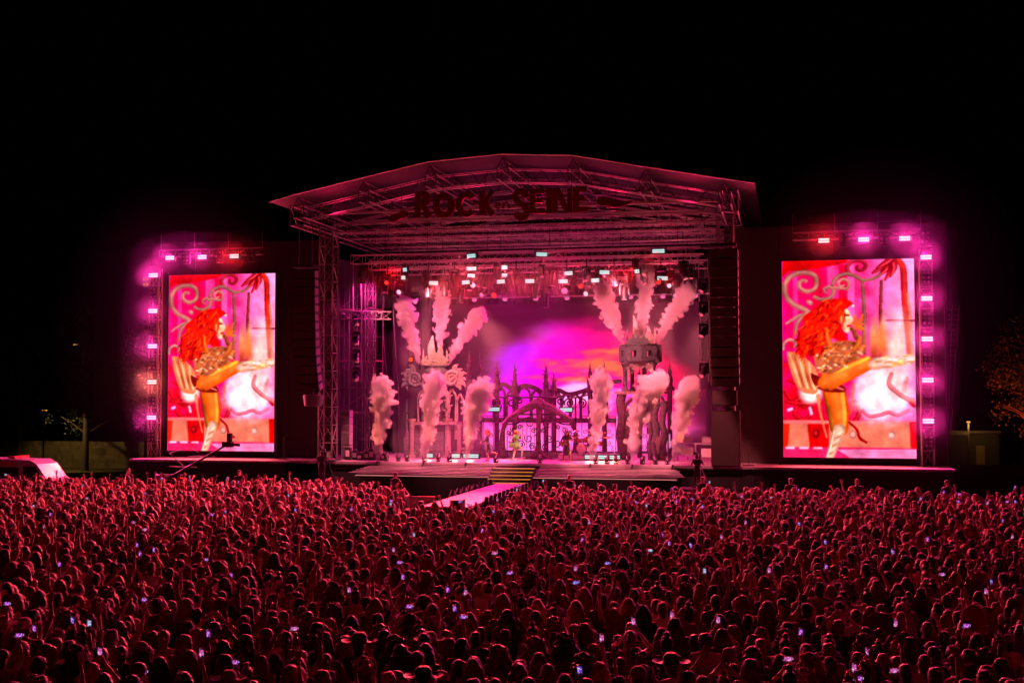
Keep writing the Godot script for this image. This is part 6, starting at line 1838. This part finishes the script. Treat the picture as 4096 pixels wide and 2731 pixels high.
func build_performers() -> void:
	var m := people_mat()
	var down: Dictionary = POSES[0][1]
	var red := Color(0.5, 0.07, 0.015)
	# singer
	var p := thing("person", "singer with long red hair in green costume and pale boots, striding before the gate", "person", "", Vector3(0.05, 1.9, -2.6), Basis(Vector3.UP, -PI / 2 - 0.3))
	var j := {"el": Vector3(-0.28, 1.25, -0.12), "wl": Vector3(-0.1, 1.5, -0.2), "er": Vector3(0.32, 1.22, 0.12), "wr": Vector3(0.4, 1.02, 0.2), "kl": Vector3(-0.1, 0.62, -0.34), "al": Vector3(-0.12, 0.22, -0.28), "kr": Vector3(0.1, 0.5, 0.05), "ar": Vector3(0.1, 0.1, 0.16), "sleeve": 1, "thigh": 0, "shin": 3}
	put("body", figure(j, 0.022, 0.16).mesh([Color(0.6, 0.36, 0.14), Color(0.16, 0.3, 0.1), Color(0.16, 0.3, 0.1), Color(0.5, 0.6, 0.45), red, Color.BLACK, Color(0.4, 0.05, 0.05)]), m, p)
	put("hair", hair_shape(6, 1).mesh([red, red, red, red, red]), m, p)
	var tail := Shape.new()
	for k in 9:
		var l := leaf(Vector2(0.08, 0.98), Vector2(0.2 + 0.07 * k * 0.6, 0.45 + 0.05 * k), 0.05, 0.1)
		tail.stroke(l[0], l[1], -0.012, 0.012, Transform3D(Basis(Vector3.UP, -PI / 2 + (k - 4) * 0.3), Vector3.ZERO))
	put("coat_tail", tail.mesh(), mt("green_cloth", 0.2, 0.3, 0.1, 0.5), p)
	var mic := thing("microphone", "small dark microphone at the singer's mouth", "microphone", "", Vector3(0.27, 3.42, -2.63))
	put("head", Shape.new().lathe([Vector2(0, 0.14), Vector2(0.03, 0.13), Vector2(0.035, 0.1), Vector2(0.022, 0.07), Vector2(0.014, -0.05), Vector2(0, -0.05)], 8).mesh(), mt("fixture_black"), mic)
	# musicians
	p = thing("person", "running musician with red curls in dark clothes, left of the singer", "person", "", Vector3(-1.4, 1.9, -1.7), Basis(Vector3.UP, PI / 2 + 0.25))
	j = {"el": Vector3(-0.3, 1.2, -0.1), "wl": Vector3(-0.15, 1.05, -0.3), "er": Vector3(0.3, 1.2, -0.05), "wr": Vector3(0.2, 1.1, -0.28), "kl": Vector3(-0.1, 0.5, -0.06), "al": Vector3(-0.1, 0.1, 0.02), "kr": Vector3(0.1, 0.52, 0.16), "ar": Vector3(0.1, 0.42, 0.52), "lean": Vector3(0, 0, -0.06), "sleeve": 1, "shin": 0}
	put("body", figure(j, 0.022).mesh([Color(0.4, 0.2, 0.12), Color(0.05, 0.03, 0.05), Color(0.07, 0.04, 0.06), Color(0.3, 0.12, 0.06), red, Color.BLACK, Color(0.4, 0.05, 0.05)]), m, p)
	put("hair", hair_shape(3, 1).mesh([red, red, red, red, Color(0.35, 0.05, 0.02)]), m, p, Vector3(0, 0, -0.07))
	p = thing("person", "long-haired guitarist in black coat and high boots, right of the gate post", "person", "", Vector3(3.05, 1.9, -2.2), Basis(Vector3.UP, PI + 0.2))
	j = {"el": Vector3(-0.33, 1.2, 0.0), "wl": Vector3(-0.34, 1.2, -0.27), "er": Vector3(0.33, 1.15, 0.05), "wr": Vector3(0.12, 1.02, -0.22), "kl": Vector3(-0.14, 0.5, -0.05), "al": Vector3(-0.2, 0.09, 0.0), "kr": Vector3(0.14, 0.5, -0.03), "ar": Vector3(0.2, 0.09, 0.05), "nod": -0.35, "sleeve": 1, "thigh": 2, "shin": 3}
	put("body", figure(j, 0.022, 0.42).mesh([Color(0.4, 0.24, 0.18), Color(0.03, 0.025, 0.03), Color(0.03, 0.025, 0.03), Color(0.16, 0.04, 0.03), red, Color.BLACK, Color(0.4, 0.05, 0.05)]), m, p)
	put("hair", hair_shape(6, 2).mesh([red, red, red, red, Color(0.03, 0.015, 0.012)]), m, p)
	var gt := thing("electric_guitar", "electric guitar held by the long-haired guitarist", "guitar", "", Vector3(3.05, 3.0, -1.93), Basis(Vector3.BACK, 0.42))
	var body := smooth([Vector2(-0.36, -0.02), Vector2(-0.32, 0.15), Vector2(-0.15, 0.12), Vector2(0.02, 0.17), Vector2(0.08, 0.1), Vector2(0.02, 0.03), Vector2(0.06, -0.1), Vector2(-0.02, -0.17), Vector2(-0.16, -0.11), Vector2(-0.3, -0.16), Vector2(-0.36, -0.02)], 3)
	body.pop_back()
	put("body", Shape.new().ext(body, -0.025, 0.025).mesh(), mt("wine_shell", 0.25, 0.06, 0.05, 0.3), gt)
	put("neck", Shape.new().box(Vector3(0.38, 0.03, 0.02), Vector3(0.7, 0.05, 0.03)).mesh(), mt("neck_wood", 0.35, 0.2, 0.1, 0.5), gt)
	put("headstock", Shape.new().box(Vector3(0.8, 0.04, 0.01), Vector3(0.17, 0.08, 0.03)).mesh(), mt("wine_shell"), gt)
	p = thing("person", "drummer in dark shirt sitting behind the drum kit", "person", "", Vector3(3.95, 1.78, -4.75), Basis(Vector3.UP, PI))
	j = {"el": Vector3(-0.3, 1.18, -0.15), "wl": Vector3(-0.22, 1.15, -0.4), "er": Vector3(0.3, 1.25, -0.15), "wr": Vector3(0.28, 1.45, -0.35), "kl": Vector3(-0.2, 0.9, -0.4), "al": Vector3(-0.2, 0.52, -0.38), "kr": Vector3(0.2, 0.9, -0.4), "ar": Vector3(0.2, 0.52, -0.38)}
	put("body", figure(j, 0.026).mesh([Color(0.4, 0.24, 0.18), Color(0.06, 0.05, 0.06), Color(0.05, 0.05, 0.06), Color(0.05, 0.05, 0.05), red, Color.BLACK, Color(0.4, 0.05, 0.05)]), m, p)
	put("hair", hair_shape(0).mesh([red, red, red, red, Color(0.05, 0.025, 0.012)]), m, p)
	var stool := thing("drum_stool", "round stool under the drummer", "stool", "", Vector3(3.95, 2.26, -4.75))
	put("seat", Shape.new().lathe([Vector2(0, 0.33), Vector2(0.16, 0.33), Vector2(0.17, 0.37), Vector2(0, 0.38)], 12).mesh(), mt("fixture_black"), stool)
	put("leg", Shape.new().bar(Vector3.ZERO, Vector3(0, 0.33, 0), 0.03).mesh(), mt("plate_grey"), stool)
	# camera operators on the pit platforms
	for q in [["right stage corner", Vector3(10.85, 1.0, 4.0), 0.0], ["left stage corner", Vector3(-9.05, 0.95, 4.0), 0.5]]:
		var pf := thing("camera_platform", "low black pit platform at the " + q[0], "platform", "", q[1] - Vector3(0, q[1].y, 0))
		put("top", Shape.new().box(Vector3(0, q[1].y - 0.05, 0), Vector3(1.8, 0.1, 1.6)).mesh(), mt("black_paint"), pf)
		for e in [[-0.8, -0.7], [0.8, -0.7], [-0.8, 0.7], [0.8, 0.7]]:
			put("leg", Shape.new().bar(Vector3(e[0], 0, e[1]), Vector3(e[0], q[1].y - 0.1, e[1]), 0.04).mesh(), mt("dark_steel"), pf)
		p = thing("person", "camera operator in black behind a tripod camera at the " + q[0], "person", "", q[1] + Vector3(0, 0, 0.35), Basis(Vector3.UP, q[2]))
		j = {"el": Vector3(-0.3, 1.18, -0.12), "wl": Vector3(-0.16, 1.35, -0.36), "er": Vector3(0.3, 1.18, -0.12), "wr": Vector3(0.16, 1.35, -0.36)}
		put("body", figure(j, 0.03).mesh([Color(0.4, 0.24, 0.18), Color(0.02, 0.02, 0.02), Color(0.03, 0.03, 0.03), Color(0.04, 0.04, 0.04), red, Color.BLACK, Color(0.4, 0.05, 0.05)]), m, p)
		put("hair", hair_shape(7).mesh([red, red, red, red, Color(0.02, 0.015, 0.012)]), m, p)
		var c := thing("tripod_camera", "broadcast camera on a tripod at the " + q[0], "video camera", "", q[1] + Vector3(0, 0, -0.3))
		put("camera_body", Shape.new().box(Vector3(0, 1.5, 0), Vector3(0.26, 0.3, 0.6)).mesh(), mt("fixture_black"), c)
		put("lens", Shape.new().bar(Vector3(0, 1.5, -0.3), Vector3(0, 1.5, -0.65), 0.11, -1, 10).mesh(), mt("fixture_black"), c)
		put("viewfinder", Shape.new().box(Vector3(-0.12, 1.72, 0.12), Vector3(0.22, 0.16, 0.2)).mesh(), mt("fixture_black"), c)
		for k in 3:
			put("leg", Shape.new().bar(Vector3(0, 1.35, 0), Vector3(0.5 * cos(k * 2.1), 0, 0.5 * sin(k * 2.1)), 0.035, -1, 5).mesh(), mt("dark_steel"), c)
	# stewards in the pit, facing the crowd
	var gd := [[-16.5, "near the cloth barrier at the left end"], [-10.6, "before the hanging loudspeakers with lit edge"], [-2.7, "left of the catwalk"], [5.6, "right of the catwalk, below the drum kit"], [11.6, "below the right camera operator"], [15.4, "below the left part of the right screen"], [18.2, "below the middle of the right screen"], [21.9, "near the right end of the right wing platform"]]
	for i in gd.size():
		p = thing("person", "steward in dark shirt standing " + gd[i][1], "person", "stewards in the pit", Vector3(gd[i][0], 0.28, 11.2), Basis(Vector3.UP, PI + 0.3 * sin(i * 2.0)))
		put("body", figure(down if i % 2 == 0 else {"el": Vector3(-0.27, 1.14, 0.0), "wl": Vector3(-0.05, 1.1, -0.24), "er": Vector3(0.27, 1.14, 0.0), "wr": Vector3(0.06, 1.14, -0.24)}, 0.036).mesh([Color(0.42, 0.25, 0.18), Color(0.03, 0.03, 0.035), Color(0.03, 0.03, 0.03), Color(0.04, 0.04, 0.04), red, Color.BLACK, Color(0.4, 0.1, 0.1)]), m, p)
		put("hair", hair_shape([7, 0, 5][i % 3]).mesh([red, red, red, red, Color(0.02, 0.015, 0.012)]), m, p)
		put("pit_step", Shape.new().box(Vector3(0, -0.14, 0), Vector3(0.9, 0.27, 0.7)).mesh(), mt("black_paint"), p)

func build_crowd() -> void:
	var m := people_mat()
	var hm := mt("hair", 1, 1, 1, 0.45)
	hm.vertex_color_use_as_albedo = true
	hm.rim_enabled = true
	hm.rim = 1.0
	hm.rim_tint = 0.2
	var pal := palettes()
	var bodies := []
	for q in POSES:
		var f := figure(q[1])
		var set_ := []
		for k in 6:
			set_.append(f.mesh(pal[k]))
		bodies.append([f, set_])
	var hair_meshes := []
	for k in 8:
		var set_ := []
		for c in 6:
			set_.append(hair_shape(k).mesh(pal[c]))
		hair_meshes.append(set_)
	# where people stand: a loose, jittered grid over the field, clear of the catwalk and its lamps
	var g := RandomNumberGenerator.new()
	g.seed = 2024
	var cam := Transform3D(Basis.from_euler(Vector3(0, deg_to_rad(12.78), 0)), Vector3(15.6, 5.7, 67.1))
	var spots := []
	for i in 66:
		for k in 112:
			var p := Vector3(-27.0 + 0.6 * k + (0.3 if i % 2 else 0.0) + g.randf_range(-0.2, 0.2), 0, 14.1 + 0.615 * i + g.randf_range(-0.22, 0.22))
			var gone := g.randf() < 0.05
			if gone or (p.z < 18.6 and absf(p.x - 1.32) < 1.9) or (p.z < 24.0 and p.x > 0.2 and p.x < 4.9) or (p.z < 15.2 and p.x < 0.4 and p.x > -4.0) or (p.x < -19.5 and p.z < 14.6):
				continue
			var l := cam.affine_inverse() * p
			if absf(l.x) > -l.z * 0.425 + 1.2 or l.z > -15.6:
				continue
			spots.append([-l.z, l.x, p])
	spots.sort_custom(func(a, b): return a[0] < b[0])
	var near := spots.slice(0, 300)
	var rows := {}
	for q in near:
		var r := int((q[0] - near[0][0]) / 0.72)
		if not rows.has(r):
			rows[r] = []
		rows[r].append(q)
	var row_no := 0
	var keys := rows.keys()
	keys.sort()
	var phones := []
	var hats := 0
	for r in keys:
		row_no += 1
		var line: Array = rows[r]
		line.sort_custom(func(a, b): return a[1] < b[1])
		for i in line.size():
			var q = line[i]
			var u := g.randf()
			var pose := 0
			if u > 0.62:
				pose = [1, 2, 3, 4, 5, 6, 7, 8, 9, 10, 8, 9, 6, 5][g.randi() % 14]
			var hk: int = [0, 1, 2, 3, 4, 5, 6, 7, 1, 2, 6, 0][g.randi() % 12]
			var pk := g.randi() % 6
			var label := "%s, %s, %s from left in %s nearest row" % [HAIRS[hk], POSES[pose][0], nth(i + 1), nth(row_no)]
			var o := thing("person", label, "person", "people in the nearest rows of the crowd", q[2], Basis(Vector3.UP, g.randf_range(-0.3, 0.35) + 0.1).scaled(Vector3.ONE * g.randf_range(0.92, 1.07)))
			put("body", bodies[pose][1][pk], m, o)
			put("hair", hair_meshes[hk][(pk + g.randi() % 3) % 6], hm, o)
			if hk in [0, 7, 2] and g.randf() < 0.2:
				hats += 1
				var ht := Shape.new()
				if hats % 3 == 0:
					ht.lathe([Vector2(0.27, 1.72), Vector2(0.2, 1.69), Vector2(0.125, 1.69), Vector2(0.115, 1.78), Vector2(0.07, 1.83), Vector2(0, 1.81)], 16)
				else:
					ht.lathe([Vector2(0.117, 1.66), Vector2(0.118, 1.7), Vector2(0.1, 1.76), Vector2(0.05, 1.79), Vector2(0, 1.795)], 14, Vector3(0, 0, 0.02))
					ht.box(Vector3(0, 1.675, -0.17), Vector3(0.17, 0.012, 0.13))
				put("hat", ht.mesh(), mt("hat_cloth", 0.4, 0.34, 0.36, 0.8) if hats % 2 else mt("box_grey"), o)
			if PHONE_AT.has(pose):
				phones.append([o.transform * PHONE_AT[pose], o.transform.basis.orthonormalized(), "held by the person %s from left in %s nearest row" % [nth(i + 1), nth(row_no)]])
	# everyone further off: one crowd, in a few body types
	var crowd := Node3D.new()
	crowd.name = "crowd"
	add_child(crowd)
	tag(crowd, "dense crowd of festival-goers seen from behind, reaching the stage barriers", "crowd", "", "stuff")
	var combos := []
	for k in 20:
		var pose: int = [0, 0, 0, 0, 0, 8, 9, 8, 1, 2, 3, 5, 0, 4, 9, 6, 0, 10, 0, 0][k]
		combos.append([pose, [1, 3, 0, 2, 6, 1, 0, 4, 2, 6, 5, 1, 7, 2, 0, 1, 5, 3, 1, 7][k], k % 6, []])
	for q in spots.slice(300):
		combos[g.randi() % 20][3].append(Transform3D(Basis(Vector3.UP, g.randf_range(-0.4, 0.45)).scaled(Vector3.ONE * g.randf_range(0.88, 1.09)), q[2]))
	for c in combos:
		var s := Shape.new()
		s.add(bodies[c[0]][0])
		s.add(hair_shape(c[1]))
		s.uv = PackedVector2Array()
		var mm := MultiMesh.new()
		mm.transform_format = MultiMesh.TRANSFORM_3D
		mm.use_colors = true
		mm.mesh = s.mesh(pal[c[2]])
		mm.instance_count = c[3].size()
		for i in c[3].size():
			mm.set_instance_transform(i, c[3][i])
			var b := g.randf_range(0.55, 1.35)
			mm.set_instance_color(i, Color(b, b * g.randf_range(0.85, 1.0), b * g.randf_range(0.8, 1.0)))
			if PHONE_AT.has(c[0]):
				phones.append([c[3][i] * PHONE_AT[c[0]], c[3][i].basis.orthonormalized(), ""])
		var o := MultiMeshInstance3D.new()
		o.name = "people"
		o.multimesh = mm
		o.material_override = m
		crowd.add_child(o, true)
	# phones with lit screens
	var faces := []
	for k in 5:
		var im := Image.create(16, 32, false, Image.FORMAT_RGB8)
		im.fill(Color(0.02, 0.01, 0.03))
		var col: Color = [Color(0.75, 0.2, 0.85), Color(0.45, 0.25, 0.9), Color(0.95, 0.35, 0.75), Color(0.7, 0.75, 0.95), Color(0.95, 0.6, 0.5)][k]
		im.fill_rect(Rect2i(1, 4, 14, 22), col.darkened(0.25))
		for i in 26:
			im.fill_rect(Rect2i(g.randi() % 12 + 1, g.randi() % 18 + 6, 3, 2), col.lerp(Color(1, 0.9, 1), g.randf()) if i % 3 else col.darkened(0.6))
		im.fill_rect(Rect2i(6, 28, 4, 2), Color(0.9, 0.9, 0.95))
		im.fill_rect(Rect2i(2, 1, 3, 1), Color(0.9, 0.9, 0.95))
		im.fill_rect(Rect2i(11, 28, 2, 2), Color(0.8, 0.8, 0.9))
		var em := glow("phone_screen_%d" % k, Color.WHITE, 1.2)
		em.emission_texture = ImageTexture.create_from_image(im)
		em.emission_operator = BaseMaterial3D.EMISSION_OP_MULTIPLY
		faces.append(em)
	var case_ := Shape.new().box(Vector3.ZERO, Vector3(0.08, 0.165, 0.009)).mesh()
	var fs := Shape.new()
	fs.quad(Vector3(-0.036, 0.078, 0.006), Vector3(0.036, 0.078, 0.006), Vector3(0.036, -0.078, 0.006), Vector3(-0.036, -0.078, 0.006))
	var face := fs.mesh()
	var far_no := 0
	for i in phones.size():
		var q = phones[i]
		if i >= 300 or (q[2] == "" and i % 2):
			continue
		var k: int = [0, 0, 1, 0, 2, 2, 0, 1, 3, 2][g.randi() % 10]
		var flat_ := g.randf() < 0.25
		var label: String = q[2]
		if label == "":
			far_no += 1
		var where := "in the far crowd, %s by distance" % nth(far_no) if label == "" else label
		var o := thing("phone", "phone with lit %s screen %s" % [["violet", "blue", "pink", "white", "peach"][k], where], "phone", "lit phones held up in the crowd", q[0], q[1] * Basis(Vector3.RIGHT, 0.1) * Basis(Vector3.BACK, PI / 2 if flat_ else g.randf_range(-0.1, 0.1)))
		put("case", case_, mt("fixture_black"), o)
		put("screen", face, faces[k], o)
	# odd things carried in the crowd
	var fan := thing("fluffy_fan", "red rounded panel with pink fluffy trim held up near the right edge", "fan", "", Vector3(18.6, 1.55, 44.1))
	var outline := smooth([Vector2(-0.17, 0), Vector2(-0.2, 0.22), Vector2(-0.16, 0.42), Vector2(0, 0.5), Vector2(0.14, 0.43), Vector2(0.19, 0.22), Vector2(0.2, 0)], 4)
	put("panel", Shape.new().ext(outline, -0.015, 0.015).mesh(), mt("red_felt", 0.4, 0.02, 0.02, 0.9), fan)
	var fuzz := Shape.new()
	for i in outline.size():
		for k in 22:
			var p := Vector3(outline[i].x, outline[i].y, g.randf_range(-0.02, 0.02))
			var d := (Vector3(outline[i].x, outline[i].y - 0.2, 0).normalized() + Vector3(g.randfn(), g.randfn(), g.randfn()) * 0.5).normalized()
			var w := d.cross(Vector3.BACK).normalized() * 0.004
			fuzz.tri(p - w, p + d * g.randf_range(0.025, 0.05), p + w)
	put("fluffy_trim", fuzz.mesh(), mt("pink_fluff", 0.7, 0.4, 0.5, 0.8), fan)
	put("handle", Shape.new().bar(Vector3(0, 0.02, 0), Vector3(0, -0.3, 0), 0.015, -1, 6).mesh(), mt("box_grey"), fan)
	var pf := thing("paper_fan", "open folding fan held up left of the fluffy red panel", "fan", "", Vector3(17.0, 1.6, 44.6), Basis(Vector3.BACK, -0.25))
	for k in 9:
		var a := deg_to_rad(30 + 12.5 * k)
		var b := deg_to_rad(30 + 12.5 * (k + 1))
		put("fan_fold", Shape.new().ext([Vector2.from_angle(a) * 0.08, Vector2.from_angle(b) * 0.08, Vector2.from_angle(b) * 0.34, Vector2.from_angle(a) * 0.34], -0.004 + 0.004 * (k % 2), 0.002 + 0.004 * (k % 2)).mesh(), mt("fan_paper", 0.12, 0.08, 0.09, 0.7), pf)
	for q in [[Vector3(15.3, 0, 34.2), "in the right half of the crowd"], [Vector3(2.7, 0, 48.0), "near the lower left corner"]]:
		var hat := thing("cowboy_hat", "pink cowboy hat with fluffy white brim edge, worn " + q[1], "hat", "fluffy cowboy hats", q[0] + Vector3(0, 0.03, 0))
		put("crown", Shape.new().lathe([Vector2(0.125, 1.68), Vector2(0.115, 1.8), Vector2(0.07, 1.85), Vector2(0, 1.82)], 14).mesh(), mt("pink_felt", 0.55, 0.3, 0.36, 0.8), hat)
		var br := Shape.new()
		var fz := Shape.new()
		for k in 28:
			var a := TAU * k / 28
			var b := TAU * (k + 1) / 28
			var f := func(t: float, rr: float) -> Vector3: return Vector3(cos(t) * rr, 1.69 + 0.09 * absf(cos(t)) * (rr / 0.25), sin(t) * rr * 0.9)
			br.quad(f.call(a, 0.12), f.call(b, 0.12), f.call(b, 0.25), f.call(a, 0.25))
			for e in 20:
				var p: Vector3 = f.call(a + g.randf() * TAU / 28, 0.25)
				var d := (Vector3(p.x, 0.1, p.z).normalized() + Vector3(g.randfn(), g.randfn(), g.randfn()) * 0.7).normalized()
				var w := d.cross(Vector3.UP).normalized() * 0.005
				fz.tri(p - w, p + d * g.randf_range(0.025, 0.05), p + w)
		put("brim", br.mesh(), mt("pink_felt"), hat)
		put("fluffy_edge", fz.mesh(), mt("white_fluff", 0.8, 0.75, 0.76, 0.8), hat)
